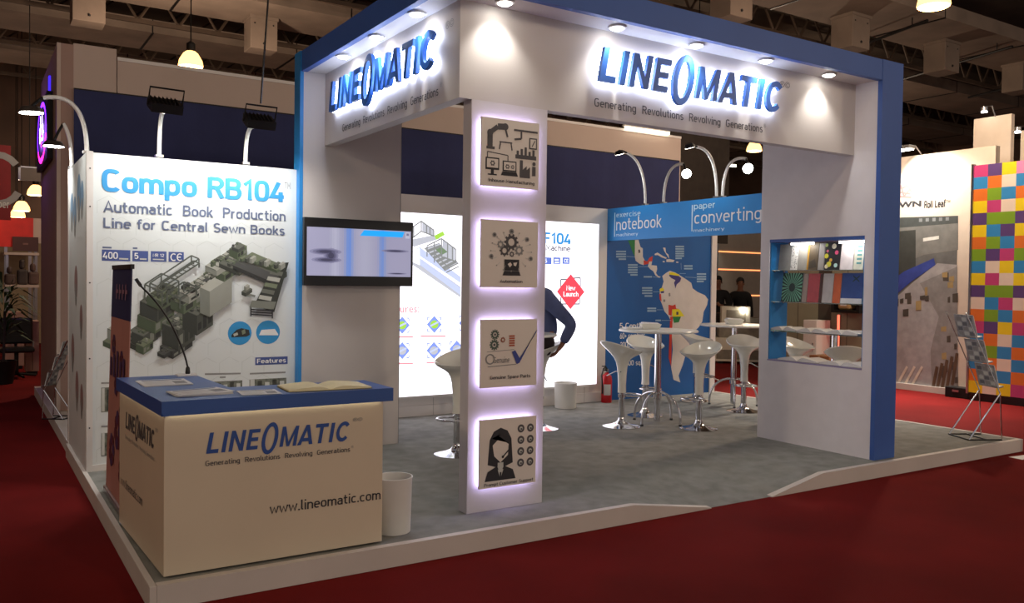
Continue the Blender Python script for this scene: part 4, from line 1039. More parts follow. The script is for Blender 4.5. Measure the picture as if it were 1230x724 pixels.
mb.box(.838, 2.115, 4.585, 4.590, .842, CT0 - .0002); mb.hexa([(.832, 4.585, .842), (.838, 4.590, .842), (.791, 5.81, .842), (.785, 5.81, .842)], [(.832, 4.585, CT0 - .0002), (.838, 4.590, CT0 - .0002), (.791, 5.81, CT0 - .0002), (.785, 5.81, CT0 - .0002)])
mb.build('counter_top', M_bluetop, t)
M_strip = emit('counter_led', (255, 240, 196), 4.0)
mb = MB(); mb.box(.86, 2.04, 4.592, 4.600, CT0 - .006, CT0 - .001); mb.hexa([(.8385, 4.62, CT0 - .006), (.844, 4.62, CT0 - .006), (.801, 5.77, CT0 - .006), (.7955, 5.77, CT0 - .006)], [(.8385, 4.62, CT0 - .001), (.844, 4.62, CT0 - .001), (.801, 5.77, CT0 - .001), (.7955, 5.77, CT0 - .001)])
mb.build('led_strip', M_strip, t)
pk = PlaneY(4.605); pr = Print(pk)
flat_logo(pr, (1.055, .628), (1.86, .738), M_logoblue, 2)
pr.text('®©', (1.87, .735), (1.93, .757), M_greyink, 2)
pr.text('Generating  Revolutions  Revolving  Generations', (1.052, .556), (1.855, .592), M_ink, 2, .01); pr.text('®', (1.862, .582), (1.876, .598), M_greyink, 2)
pr.build('front_logo', t); pr = Print(pk)
pr.text('www.lineomatic.com', (1.392, .262), (2.048, .322), M_darkink, 2, .006)
pr.build('web_address', t)
class PlaneS:      # the counter's slanted left end
    def __init__(s): s.a = Vector((.803, 5.79)); s.b = Vector((.848, 4.605)); s.d = (s.b - s.a).normalized(); s.n = Vector((s.d.y, -s.d.x)); s.n = -s.n if s.n.x > 0 else s.n
    def pt(s, a, b, off): p = s.a + s.d * a + s.n * off; return (p.x, p.y, b)
pr = Print(PlaneS())
flat_logo(pr, (.2, .635), (.98, .735), M_ink, 2); pr.text('®©', (1.0, .735), (1.06, .757), M_greyink, 2)
pr.text('Generating  Revolutions  Revolving  Generations', (.2, .565), (.98, .597), M_greyink, 2); pr.build('side_logo', t); pr = Print(PlaneS())
pr.text('www.lineomatic.com', (.05, .262), (.68, .322), M_ink, 2)
pr.build('side_web_address', t)

def leaflets(c, w, d, rot, n, lab, tint=None, fan=0.0):
    t = thing('leaflet_stack', lab, 'leaflets', (c[0], c[1], CT1), rot, 'leaflets on the counter'); T = ROOTM[t]
    random.seed(int(c[1] * 100))
    for k in range(n):
        mb = MB(); z = .0008 + k * .0022; a = random.uniform(-.05, .05) + fan * k; ox, oy = random.uniform(-.006, .006), random.uniform(-.006, .006)
        M2 = T @ Matrix.Translation((ox, oy, 0)) @ Matrix.Rotation(a, 4, 'Z')
        v = [M2 @ Vector(p) for p in ((-w / 2, -d / 2, z), (w / 2, -d / 2, z), (w / 2, d / 2, z), (-w / 2, d / 2, z), (-w / 2, -d / 2, z + .0016), (w / 2, -d / 2, z + .0016), (w / 2, d / 2, z + .0016), (-w / 2, d / 2, z + .0016))]
        mb.add(v, [(0, 3, 2, 1), (4, 5, 6, 7), (0, 1, 5, 4), (1, 2, 6, 5), (2, 3, 7, 6), (3, 0, 4, 7)]); mb.build('sheet', M_paper, t)
    zt = .0008 + (n - 1) * .0022 + .0021
    pr = MB()
    def q(x0, y0, x1, y1, mi): pr.face([M2 @ Vector((x, y, zt)) for x, y in ((x0, y0), (x1, y0), (x1, y1), (x0, y1))], mi)
    for k in range(5): q(-w * .42, -d * .38 + k * d * .13, w * .1, -d * .38 + k * d * .13 + d * .04, 0)
    q(-w * .42, d * .3, w * .42, d * .42, 1); q(w * .16, -d * .36, w * .42, d * .1, 2)
    pr.build('print', [M_lightink, tint or M_subink, M_greyink], t)
leaflets((.99, 5.40), .27, .30, R(0), 3, 'stack of white leaflets at the far end of the counter side arm')
leaflets((1.075, 4.83), .29, .21, R(2), 6, 'thick fanned stack of white leaflets at the counter corner', fan=.035)
leaflets((1.36, 4.72), .21, .20, R(-6), 2, 'flat pale grey leaflets beside the open guest book', M_greyink)
open_book((1.76, 4.77, CT1 + .0005), .48, .27, 'open guest book with yellowish pages lying on the blue counter top', R(-4), M_yellowpaper, cover=mat('olive_cover', (120, 112, 60), .6), h=.022)
# white clip and thin black gooseneck
t = thing('gooseneck_lamp', 'thin black gooseneck lamp arching up from a white clip on the counter', 'lamp', (1.19, 5.74, CT1))
MB().box(1.13, 1.25, 5.70, 5.78, CT1, CT1 + .012).build('clip_base', M_paper, t, bevel=.003)
mb = MB(); mb.lathe([(.014, .012), (.016, .02), (.013, .05), (.007, .06)], 1.2, 5.745, CT1, 12); mb.build('socket', M_black, t, smooth=True)
pts = []
for k in range(17):
    s_ = k / 16; pts.append((1.2 - .30 * s_ ** 1.25, 5.745 - .01 * s_, CT1 + .05 + .56 * s_ + .05 * math.sin(s_ * PI) - .02 * s_ ** 2))
MB().tube(pts, .006, 8).build('flexible_neck', M_black, t, smooth=True)
e = pts[-1]
MB().tube([(e[0] + .012, e[1] - .014, e[2] - .012), (e[0] - .002, e[1], e[2] + .012), (e[0] - .012, e[1] + .006, e[2] + .03)], .011, 8).build('lamp_head', M_black, t, smooth=True)

# ---- banner stand at the platform edge behind the counter
t = thing('banner_stand', 'slim pink flowered banner with dark blue head, standing behind the counter side', 'banner', (.85, 6.3, 0))
M_pink = mat('banner_pink', (176, 122, 112), .6, var=.1, scale=3); M_bhead = mat('banner_head_navy', (40, 44, 86), .6, var=.05)
by0, by1 = 5.86, 6.72
MB().hexa([(.842, by0, .05), (.848, by0, .05), (.848, by1, .05), (.842, by1, .05)], [(.862, by0 - .06, 1.27), (.868, by0 - .06, 1.27), (.868, by1 - .1, 1.27), (.862, by1 - .1, 1.27)]).build('banner_sheet', M_pink, t)
MB().hexa([(.861, by0 - .06, 1.27), (.869, by0 - .06, 1.27), (.869, by1 - .1, 1.27), (.861, by1 - .1, 1.27)], [(.867, by0 - .075, 1.60), (.875, by0 - .075, 1.60), (.875, by1 - .13, 1.60), (.867, by1 - .13, 1.60)]).build('banner_head', M_bhead, t)
MB().box(.862, .884, by0 - .085, by1 - .12, 1.60, 1.63).build('top_rail', M_black, t)
MB().box(.825, .90, by0 - .01, by1 + .01, 0, .05).build('base_housing', M_steel, t, bevel=.01)
MB().tube([(.878, 6.2, .05), (.888, 6.15, 1.6)], .008, 8).build('support_pole', M_steel, t)
mb = MB(); mats = [mat('flower_maroon', (96, 40, 52), .6), mat('flower_violet', (76, 52, 92), .6), M_logoblue, M_lightink]
def bq(y, z, off=.003):
    xx = .842 + .02 * (z - .05) / 1.22 - off; return (xx, y, z)
random.seed(11)
for y, z, r in ((6.2, .52, .16), (6.45, .35, .14), (6.0, .28, .13), (6.3, .82, .1), (6.1, 1.0, .08), (6.45, 1.08, .09), (6.05, .68, .09)):
    for k in range(7):
        a = 2 * PI * k / 7 + z; c = (y + r * .55 * math.cos(a), z + r * .55 * math.sin(a))
        mb.face([bq(c[0] + r * .42 * math.cos(q * PI / 4), c[1] + r * .3 * math.sin(q * PI / 4), .002 + .0004 * k) for q in range(8)], k % 2)
for k in range(5): mb.face([bq(y, z, .006) for y, z in ((6.58 - k * .14, .86), (6.5 - k * .14, .86), (6.5 - k * .14, .99 + .03 * (k % 3)), (6.58 - k * .14, .99 + .03 * (k % 3)))], 1)
mb.build('flower_print', mats, t)
mb = MB()
for k in range(4):
    y = 6.36 - k * .13; mb.face([(.857, y, 1.40), (.857, y - .03, 1.40), (.86, y - .03, 1.50), (.86, y, 1.50)]); mb.face([(.857, y, 1.44), (.857, y - .09, 1.44), (.858, y - .09, 1.465), (.858, y, 1.465)])
mb.build('head_print', mat('banner_rose_ink', (150, 110, 130), .6), t)

# ---- two white waste bins
M_bin = mat('bin_white', (222, 220, 214), .45, var=.03)
def bin_(x, y, r, h, lab):
    t = thing('waste_bin', lab, 'waste bin', (x, y, 0))
    MB().lathe([(r * .9, 0), (r * .93, .01), (r, h - .012), (r * 1.03, h - .006), (r * 1.03, h), (r * .97, h), (r * .88, .02), (0, .018)], x, y, 0, 36).build('bin_body', M_bin, t, smooth=True)
    MB().lathe([(r * .905, -.0), (r * .92, .008), (r * .9, .008)], x, y, 0, 36).build('base_ring', M_greyink, t)
bin_(2.215, 4.785, .114, .345, 'white round waste bin on the platform edge beside the counter')
bin_(6.25, 8.50, .14, .315, 'white round waste bin on the grey carpet before the light box')
# ---- fire extinguisher
x, y = 7.03, 8.66
t = thing('fire_extinguisher', 'red fire extinguisher standing in the corner by the map panel', 'fire extinguisher', (x, y, 0))
MB().lathe([(.066, 0), (.07, .008), (.07, .30), (.062, .345), (.035, .372), (.022, .38), (.022, .40)], x, y, 0, 24).build('cylinder', M_red, t, smooth=True)
mb = MB(); mb.lathe([(.02, .39), (.026, .40), (.026, .43), (.012, .44)], x, y, 0, 14); mb.build('valve', M_steel, t, smooth=True)
mb = MB(); mb.tube([(x, y, .43), (x - .05, y - .02, .455), (x - .09, y - .03, .44)], .009, 8); mb.tube([(x, y, .44), (x - .04, y - .02, .475), (x - .1, y - .03, .478)], .009, 8); mb.build('lever', M_black, t, smooth=True)
MB().tube([(x - .02, y - .02, .42), (x - .085, y - .03, .43), (x - .11, y - .03, .36), (x - .092, y - .03, .2), (x - .085, y - .02, .12)], .011, 8).build('hose', M_black, t, smooth=True)
mb = MB(); n = 8
for k in range(n):
    a = R(200 + k * 10); b = R(210 + k * 10); mb.face([(x + .0708 * math.cos(a), y + .0708 * math.sin(a), .10), (x + .0708 * math.cos(b), y + .0708 * math.sin(b), .10), (x + .0708 * math.cos(b), y + .0708 * math.sin(b), .24), (x + .0708 * math.cos(a), y + .0708 * math.sin(a), .24)])
mb.build('label_plate', M_lightink, t)

# ================================================================== FURNITURE
def bar_table(x, y, lab, rot=0.0):
    t = thing('bar_table', lab, 'bar table', (x, y, 0), group='round white bar tables')
    MB().lathe([(.02, 1.012), (.40, 1.016), (.438, 1.024), (.44, 1.036), (.432, 1.045), (0, 1.046)], x, y, 0, 48).build('table_top', M_tabletop, t, smooth=True)
    MB().lathe([(.12, 1.004), (.12, 1.012), (.0, 1.012)], x, y, 0, 24).build('top_plate', M_steel, t)
    MB().lathe([(.036, .02), (.036, 1.004)], x, y, 0, 24).build('column', M_chrome, t, smooth=True)
    MB().lathe([(.036, .27), (.05, .28), (.05, .335), (.036, .345)], x, y, 0, 24).build('hub', M_chrome, t, smooth=True)
    for k in range(4):
        a = rot + k * PI / 2 + .5; pts = []
        for i in range(15):
            s_ = i / 14; r = .04 + .26 * math.sin(s_ * PI / 2 * 1.0) ** 1.0; z = .316 * math.cos(s_ * PI / 2) ** .75 + .012 * (1 - s_) + .016
            pts.append((x + r * math.cos(a), y + r * math.sin(a), z))
        MB().tube(pts, .014, 10).build('leg', M_chrome, t, smooth=True)
        c = pts[-1]
        MB().lathe([(.017, 0), (.019, .006), (.016, .02)], c[0], c[1], 0, 12).build('foot', M_black, t)
    return t
bar_table(6.49, 7.10, 'round white bar table with chrome arched feet in front of the map panel', -.238)
bar_table(8.34, 7.69, 'round white bar table near the right back corner, before the open side', .3)
bar_table(4.56, 7.10, 'round white bar table mostly hidden behind the lit column', -1.07)
bar_table(8.28, 6.14, 'round white bar table seen through the book niche', .2)
def tray(x, y, lab, rot=0):
    t = thing('tissue_tray', lab, 'tray', (x, y, 1.047), rot, 'trays on the bar tables'); T = ROOTM[t]
    def hx(b, tp, nm, m): MB().hexa([T @ Vector(p) for p in b], [T @ Vector(p) for p in tp]).build(nm, m, t)
    hx([(-.09, -.055, 0), (.09, -.055, 0), (.09, .055, 0), (-.09, .055, 0)], [(-.115, -.07, .06), (.115, -.07, .06), (.115, .07, .06), (-.115, .07, .06)], 'tray_body', M_abs)
    hx([(-.10, -.06, .0605), (.10, -.06, .0605), (.10, .06, .0605), (-.10, .06, .0605)], [(-.09, -.05, .075), (.08, -.05, .072), (.09, .05, .07), (-.09, .05, .078)], 'tissue', M_paper)
tray(6.43, 7.17, 'small white tray with paper on the table before the map', R(-30)); tray(8.38, 7.74, 'small white tray with paper on the table near the right corner', R(-30))
t = leaf = thing('brochure', 'thin white brochure lying left of the tray on the table before the map', 'brochure', (6.28, 7.28, 1.047), R(-20)); T = ROOTM[t]
MB().hexa([T @ Vector(p) for p in ((-.1, -.07, 0), (.1, -.07, 0), (.1, .07, 0), (-.1, .07, 0))], [T @ Vector(p) for p in ((-.1, -.07, .018), (.1, -.07, .018), (.1, .07, .018), (-.1, .07, .018))]).build('pages', M_paper, t)

def make_stool(lab):
    t = thing('bar_stool', lab, 'bar stool', (0, 0, 0), group='white plastic bar stools')
    mb = MB(); n = 36; rings = []
    outer = [(.047, .37, 0), (.044, .46, 0), (.048, .56, 0.0), (.056, .64, .03), (.07, .70, .10), (.095, .745, .24), (.135, .782, .50), (.175, .812, .78), (.208, .838, .95), (.226, .860, 1)]
    inner = [(.219, .868, 1), (.200, .850, .93), (.165, .822, .72), (.12, .797, .48), (.06, .782, .22), (.02, .78, .1)]
    for r, z, b in outer + inner:
        ring = []
        for k in range(n):
            a = 2 * PI * k / n; c = math.cos(a)
            rr = r * (1 + b * (.08 * (c < 0) * c * c)); zz = z - b * (.058 * c - .012 * math.cos(2 * a))
            ring.append((rr * c - b * .012, rr * .97 * math.sin(a), zz))
        rings.append(ring)
    v = [p for r_ in rings for p in r_]; f = []
    for i in range(len(rings) - 1):
        for k in range(n): f.append((i * n + k, i * n + (k + 1) % n, (i + 1) * n + (k + 1) % n, (i + 1) * n + k))
    f.append(tuple(range(n - 1, -1, -1))); L = (len(rings) - 1) * n; f.append(tuple(range(L, L + n)))
    mb.add(v, f); mb.build('seat', M_abs, t, smooth=True)
    mb = MB(); mb.lathe([(.034, .04), (.034, .30), (.026, .302), (.026, .372)], 0, 0, 0, 22); mb.build('gas_post', M_chrome, t, smooth=True)
    pts = []
    for k in range(21):
        a = R(-160 + 320 * k / 20); pts.append((.135 + .105 * math.cos(a), .125 * math.sin(a), .335))
    pts = [(.03, -.02, .335)] + pts + [(.03, .02, .335)]
    mb = MB(); mb.tube(pts, .011, 10); mb.lathe([(.034, .315), (.04, .318), (.04, .352), (.034, .355)], 0, 0, 0, 20); mb.build('footrest', M_chrome, t, smooth=True)
    MB().lathe([(.205, 0), (.205, .006), (.17, .016), (.10, .032), (.06, .05), (.04, .075), (.034, .10)], 0, 0, 0, 40).build('base', M_chrome, t, smooth=True)
    MB().tube([(.0, .04, .60), (-.02, .09, .59), (-.05, .20, .535)], .006, 8).build('lever', M_steel, t, smooth=True)
    MB().sphere((-.046, -.03, .60), .006).build('screw_cap', M_dark, t)
    return t
ST = [(5.985, 7.11, 0, 'white bar stool nearest the fire extinguisher, high back to the left'),
      (6.72, 7.56, -105, 'white bar stool behind the front table, facing the camera beside the chrome column'),
      (6.635, 6.60, 195, 'white bar stool right of the front table, its back raised to the right'),
      (8.043, 7.246, 235, 'white bar stool at the right back table, half hidden by the grey display wall'),
      (8.2, 8.22, -60, 'white bar stool standing against the map panel, behind the right stool of the front table'),
      (3.70, 6.66, 215, 'white bar stool left of the lit column in front of the light box'),
      (5.12, 7.42, 150, 'white bar stool under the person in the dark blue shirt, mostly behind the column'),
      (7.9, 5.72, 40, 'white bar stool with sparkling bowl seen through the right part of the niche'),
      (8.34, 6.72, -100, 'white bar stool seen through the left part of the niche')]
st = make_stool(ST[0][3]); st.location = ST[0][:2] + (0,); st.rotation_euler = (0, 0, R(ST[0][2]))
for x, y, a, l in ST[1:]: dup(st, (x, y, 0), R(a), l)

# ================================================================== ARM LAMPS
M_armw = mat('satin_white_metal', (228, 228, 226), .3, var=.02)  # chrome arms coloured white to look lit by their lamps
M_flood = emit('flood_glow', (255, 252, 240), 30.0)
def arm_lamp(lab, base, tip, bulge, head, aim, kind, energy=FLOOD_W, glow=M_flood, group='chrome arm lamps'):
    """curved chrome arm from base to tip; head: centre of the lamp head; aim: where it shines"""
    base, tip, head, aim = Vector(base), Vector(tip), Vector(head), Vector(aim)
    t = thing('arm_lamp', lab, 'arm lamp', base, 0, group)
    pts = []
    ctrl = base + Vector((0, 0, bulge))
    for k in range(15):
        s_ = k / 14; pts.append(base * (1 - s_) ** 2 + ctrl * 2 * s_ * (1 - s_) + tip * s_ * s_)
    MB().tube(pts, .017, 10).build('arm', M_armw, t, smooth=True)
    MB().box(base.x - .03, base.x + .03, base.y - .03, base.y + .03, base.z, base.z + .02).build('clamp', M_steel, t)
    d = (aim - head).normalized(); q = d.to_track_quat('-Z', 'Y').to_matrix().to_4x4(); T = Matrix.Translation(head) @ q
    if kind == 'flood':
        def bx(x0, x1, y0, y1, z0, z1, m, nm):
            mb = MB(); mb.box(x0, x1, y0, y1, z0, z1); mb.v = [tuple(T @ Vector(p)) for p in mb.v]; mb.build(nm, m, t)
        bx(-.115, .115, -.08, .08, .0, .07, M_black, 'lamp_housing'); bx(-.09, .09, -.055, .055, -.006, .0, glow, 'lamp_glass')
        mb = MB(); mb.tube([T @ Vector(p) for p in ((-.125, 0, .03), (-.125, 0, .17), (.125, 0, .17), (.125, 0, .03))], .008, 6); mb.build('bracket', M_dark, t)
        mb = MB()
        for k in range(7): mb.box(-.1 + k * .03, -.095 + k * .03, -.07, .07, .07, .085)
        mb.v = [tuple(T @ Vector(p)) for p in mb.v]; mb.build('cooling_fins', M_dark, t)
    else:
        hr = 1.5 if kind == 'round' else 1.0
        mb = MB(); mb.lathe([(.0, .05), (.045 * hr, .045), (.06 * hr, .01), (.064 * hr, 0)], 0, 0, 0, 20, 0, T); mb.build('lamp_housing', M_steel if kind == 'round' else M_black, t, smooth=True)
        mb = MB(); mb.lathe([(0, -.006 * hr), (.03 * hr, -.005 * hr), (.056 * hr, -.002), (.056 * hr, .001)], 0, 0, 0, 20, 0, T); mb.build('lamp_glass', glow, t)
        mb = MB(); mb.tube([tip, (tip + head) / 2 + Vector((0, 0, .03)), head + d * -.045], .012, 8); mb.build('joint', M_dark, t)
    if energy: light('flood_light', 'SPOT', head + d * .03, energy, (1, .97, .9), t, aim, spot_size=R(130), spot_blend=.8, shadow_soft_size=.06)
    return t
arm_lamp('left arm floodlight over the machine panel, black head on a bright chrome arm', (1.33, CY + .02, 2.535), (1.31, 7.2, 2.86), .36, (1.285, 7.02, 2.84), (1.25, CY, 2.0), 'flood')
arm_lamp('right arm floodlight over the machine panel, under a hanging cable', (2.03, CY + .02, 2.535), (2.02, 7.2, 2.82), .34, (2.01, 7.02, 2.80), (2.0, CY, 2.0), 'flood')
M_soft = emit('soft_lamp_glow', (255, 250, 235), 12.0)
arm_lamp('high curved chrome arm lamp reaching over the left aisle from the storeroom corner', (.81, 7.62, 2.535), (.50, 7.62, 2.94), .5, (.42, 7.60, 2.81), (.55, 7.62, 0.9), 'round', 8, M_flood)
arm_lamp('lower arm lamp over the left aisle beside the purple sign', (.81, 8.78, 2.535), (.74, 8.8, 2.94), .3, (.66, 8.75, 2.72), (.66, 8.80, 0.0), 'round', 30, M_flood)
arm_lamp('arm lamp on the blue header sign, first from the corner, curved to the left', (7.13, 8.08, 2.53), (6.83, 8.10, 3.16), .55, (6.72, 8.10, 3.13), (7.0, 8.1, 2.2), 'spot', 12, M_soft)
arm_lamp('arm lamp on the blue header sign above notebook, curved right with a starry bright head', (7.14, 7.76, 2.53), (7.36, 7.66, 3.02), .5, (7.28, 7.52, 2.88), (6.4, 6.0, 2.2), 'spot', 12, M_flood)
arm_lamp('arm lamp on the blue header sign above converting, curved to the left', (7.13, 6.88, 2.53), (6.83, 6.9, 3.08), .55, (6.72, 6.9, 3.06), (7.0, 6.9, 2.2), 'spot', 12, M_soft)
arm_lamp('arm lamp on the blue header sign nearest the warm pendant, with a starry bright head', (7.14, 6.80, 2.53), (7.42, 6.72, 2.98), .5, (7.32, 6.60, 2.85), (6.2, 5.2, 2.2), 'spot', 12, M_flood)
mb = MB(); mb.tube([(2.02, 7.0, 2.98), (2.06, 7.0, 3.6), (2.2, 7.05, 5.6), (2.25, 7.05, 9.0)], .008, 6)
tag(mb.build('hanging_cable', M_black), 'thin dark cable hanging from the hall ceiling to the right floodlight', 'cable')

# ================================================================== BROCHURE RACKS
M_mesh = mat('rack_clear_print', (150, 152, 156), .35, var=.3, scale=25)
def rack(x, y, z, rot, lab, gname, leaf_labels, sc=1.0):
    t = thing('brochure_rack', lab, 'brochure rack', (x, y, z), rot, 'folding brochure racks'); T = ROOTM[t]
    def mk(nm, m, segs, r=.007):
        mb = MB()
        for s_ in segs: mb.tube([T @ (Vector(p) * sc) for p in s_], r, 8)
        return mb.build(nm, m, t, smooth=True)
    W = .34
    mk('base_frame', M_dark, [((0, 0, .008), (.36, 0, .008)), ((0, W, .008), (.36, W, .008)), ((0, 0, .008), (0, W, .008)), ((.2, 0, .008), (.2, W, .008))])
    for yy in (0, W): mk('leg', M_chrome, [((.01, yy, .01), (.33, yy, .48))], .008)
    for yy in (0, W): mk('leg', M_chrome, [((.36, yy, .01), (.33, yy, .48))], .006)
    for yy in (0, W): mk('side_rail', M_chrome, [((.33, yy, .48), (-.06, yy, 1.30))], .006)
    for k in range(3):
        a0, a1 = .06 + k * .31, .06 + k * .31 + .29
        P = lambda a, yy, o, k=k: (.33 - .39 * (.06 + .31 * k) - .20 * (a - .06 - .31 * k) + .95 * o, yy, .48 + .82 * a + .25 * o)
        mb = MB()
        mb.hexa([T @ (Vector(P(a0, yy, o)) * sc) for yy, o in ((.01, .01), (W - .01, .01), (W - .01, .016), (.01, .016))], [T @ (Vector(P(a1, yy, o)) * sc) for yy, o in ((.01, .01), (W - .01, .01), (W - .01, .016), (.01, .016))])
        mb.build('tray_back', M_mesh, t)
        mb = MB()
        mb.hexa([T @ (Vector(P(a0, yy, o)) * sc) for yy, o in ((.01, .01), (W - .01, .01), (W - .01, .07), (.01, .07))], [T @ (Vector(P(a0 + .015, yy, o)) * sc) for yy, o in ((.01, .01), (W - .01, .01), (W - .01, .07), (.01, .07))])
        mb.build('tray_lip', M_steel, t)
        l = thing('brochure', leaf_labels[k], 'brochure', T @ (Vector(P(a0, W / 2, .03)) * sc), 0, gname)
        mb = MB()
        mb.hexa([T @ (Vector(P(a0 + .02, yy, o)) * sc) for yy, o in ((.03, .02), (W - .03, .02), (W - .03, .034), (.03, .034))], [T @ (Vector(P(a1 - .02, yy, o)) * sc) for yy, o in ((.03, .02), (W - .03, .02), (W - .03, .034), (.03, .034))])
        mb.build('pages', M_paper, l)
        mb = MB()
        for sgn, o in ((0, .0352), (1, .0092)):
            for i in range(4):
                for j in range(3):
                    aa = a0 + .03 + i * .06; y0 = .04 + j * .09
                    mb.face([T @ (Vector(P(a, yy, o)) * sc) for a, yy in ((aa, y0), (aa, y0 + .075), (aa + .045, y0 + .075), (aa + .045, y0))], (i + j + k) % 3)
        mb.build('page_print', [M_lightink, M_greyink, mat('dim_sheet_ink', (96, 100, 108), .6)], l)
rack(8.594, 4.761, .0, R(-28), 'folding chrome brochure rack standing on the right corner of the grey platform', 'brochures in the right rack', ['brochure in the lowest tray of the right rack', 'brochure in the middle tray of the right rack', 'brochure in the top tray of the right rack'])

# ================================================================== PEOPLE
M_skin = mat('skin_brown', (128, 84, 62), .55, var=.05); M_shirt = mat('dark_blue_shirt', (78, 90, 134), .85, var=.12, scale=9, bump=.3, bscale=14); M_trouser = mat('dark_trousers', (46, 38, 40), .85, var=.1); M_hair = mat('black_hair', (18, 15, 14), .7); M_shoe = mat('black_shoe', (20, 18, 18), .35); M_blackshirt = mat('black_shirt', (26, 25, 28), .85, var=.1)
def skin_geo(nodes, edges, root, sub=2):
    names = list(nodes); me = bpy.data.meshes.new('figure'); idx = {n: i for i, n in enumerate(names)}
    me.from_pydata([nodes[n][0] for n in names], [(idx[a], idx[b]) for a, b in edges], [])
    ob = bpy.data.objects.new('figure', me); C.objects.link(ob)
    md = ob.modifiers.new('skin', 'SKIN'); md.use_smooth_shade = True
    ly = me.skin_vertices[0].data
    for n in names:
        r = nodes[n][1]; ly[idx[n]].radius = r if isinstance(r, tuple) else (r, r); ly[idx[n]].use_root = (n == root)
    s2 = ob.modifiers.new('sub', 'SUBSURF'); s2.levels = sub; s2.render_levels = sub
    bpy.context.view_layer.update()
    m2 = bpy.data.meshes.new_from_object(ob.evaluated_get(bpy.context.evaluated_depsgraph_get()))
    v = [tuple(p.co) for p in m2.vertices]; f = [tuple(p.vertices) for p in m2.polygons]
    bpy.data.objects.remove(ob); bpy.data.meshes.remove(me); bpy.data.meshes.remove(m2)
    return v, f
def person(lab, loc, rot, arms, shirt, lean=0.0, h=1.0, fingers=True, trouser=M_trouser, legs=None, curve=None):
    t = thing('person', lab, 'person', loc, rot, None); T = ROOTM[t] @ Matrix.Scale(h, 4)
    STAND = lambda x: ((x, 0, .86), (x * 1.05, .01, .68), (x * 1.08, .015, .49), (x * 1.1, -.01, .33), (x * 1.12, -.02, .09), (x * 1.3, .12, .035))
    legs = legs or STAND
    L = curve or (lambda y, z: y + lean * max(0, (z - .95)) / .5)
    N = {'pelvis': ((0, 0, .95), (.135, .10)), 'waist': ((0, L(0, 1.1), 1.10), (.13, .092)), 'chest': ((0, L(0, 1.28), 1.28), (.155, .105)), 'upper': ((0, L(0, 1.41), 1.41), (.11, .08)), 'neck': ((0, L(.01, 1.5), 1.50), .052), 'jaw': ((0, L(.03, 1.57), 1.57), (.062, .07)), 'skull': ((0, L(.015, 1.66), 1.66), (.074, .092)), 'crown': ((0, L(.01, 1.71), 1.715), (.05, .062))}
    E = [('pelvis', 'waist'), ('waist', 'chest'), ('chest', 'upper'), ('upper', 'neck'), ('neck', 'jaw'), ('jaw', 'skull'), ('skull', 'crown')]
    S = {}; SE = [('pelvis', 'waist'), ('waist', 'chest'), ('chest', 'upper'), ('upper', 'collar')]
    for k in ('pelvis', 'waist', 'chest', 'upper'): S[k] = (N[k][0], tuple(r * 1.2 for r in N[k][1]))
    S['pelvis'] = ((0, 0, .93), (.15, .115)); S['collar'] = ((0, L(.005, 1.47), 1.475), .062)
    for s_, nm in ((1, 'r'), (-1, 'l')):
        sh, el, wr, hd_ = arms[nm]
        fx = (lambda p: p) if curve else (lambda p: (p[0], L(p[1], 1.42), p[2]))
        sh, el, wr, hd_ = fx(sh), fx(el), fx(wr), fx(hd_)
        mid = tuple((a + b) / 2 for a, b in zip(sh, el)); fm = tuple(a * .65 + b * .35 for a, b in zip(el, wr))
        for k, p, r in (('sh', sh, .062), ('mid', mid, .05), ('el', el, .042), ('fm', fm, .040), ('wr', wr, .027)): N[nm + k] = (p, r)
        d = (Vector(hd_) - Vector(wr)); hlen = d.length; d.normalize()
        a = Vector((0, 0, 1)) if abs(d.z) < .8 else Vector((0, 1, 0)); w = d.cross(a).normalized(); nrm = w.cross(d)
        palm = Vector(wr) + d * .045; kn = Vector(wr) + d * .085
        N[nm + 'palm'] = (tuple(palm), (.034, .018)); N[nm + 'kn'] = (tuple(kn), (.036, .014))
        E += [('upper', nm + 'sh'), (nm + 'sh', nm + 'mid'), (nm + 'mid', nm + 'el'), (nm + 'el', nm + 'fm'), (nm + 'fm', nm + 'wr'), (nm + 'wr', nm + 'palm'), (nm + 'palm', nm + 'kn')]
        if fingers:
            for i, ln in enumerate((.072, .082, .076, .058)):
                o = (i - 1.5) * .019; p0 = kn + w * o; p1 = p0 + d * ln * .5 + nrm * .006; p2 = p0 + d * ln + nrm * .028
                for j, (p_, r_) in enumerate(((p0, .0095), (p1, .0088), (p2, .0075))): N['%sf%d%d' % (nm, i, j)] = (tuple(p_), r_)
                E += [(nm + 'kn', '%sf%d0' % (nm, i)), ('%sf%d0' % (nm, i), '%sf%d1' % (nm, i)), ('%sf%d1' % (nm, i), '%sf%d2' % (nm, i))]
            sg = 1 if s_ > 0 else -1
            p0 = palm + w * .03 * sg; p1 = p0 + w * .022 * sg + d * .03 + nrm * .012; p2 = p1 + d * .03 + nrm * .012
            for j, (p_, r_) in enumerate(((p0, .012), (p1, .010), (p2, .0085))): N['%st%d' % (nm, j)] = (tuple(p_), r_)
            E += [(nm + 'palm', nm + 't0'), (nm + 't0', nm + 't1'), (nm + 't1', nm + 't2')]
        for k, r in (('sh', .098), ('mid', .080), ('el', .068), ('fm', .062)): S[nm + k] = (N[nm + k][0], r)
        cuff = tuple(a_ * .88 + b_ * .12 for a_, b_ in zip(wr, el)); S[nm + 'cuff'] = (cuff, .048)
        SE += [('upper', nm + 'sh'), (nm + 'sh', nm + 'mid'), (nm + 'mid', nm + 'el'), (nm + 'el', nm + 'fm'), (nm + 'fm', nm + 'cuff')]
        x = .095 * s_
        for k, p, r in zip(('hip', 'th', 'kn2', 'calf', 'ank', 'toe'), legs(x), (.092, .078, .058, .054, .036, .032)): N[nm + k] = (p, r)
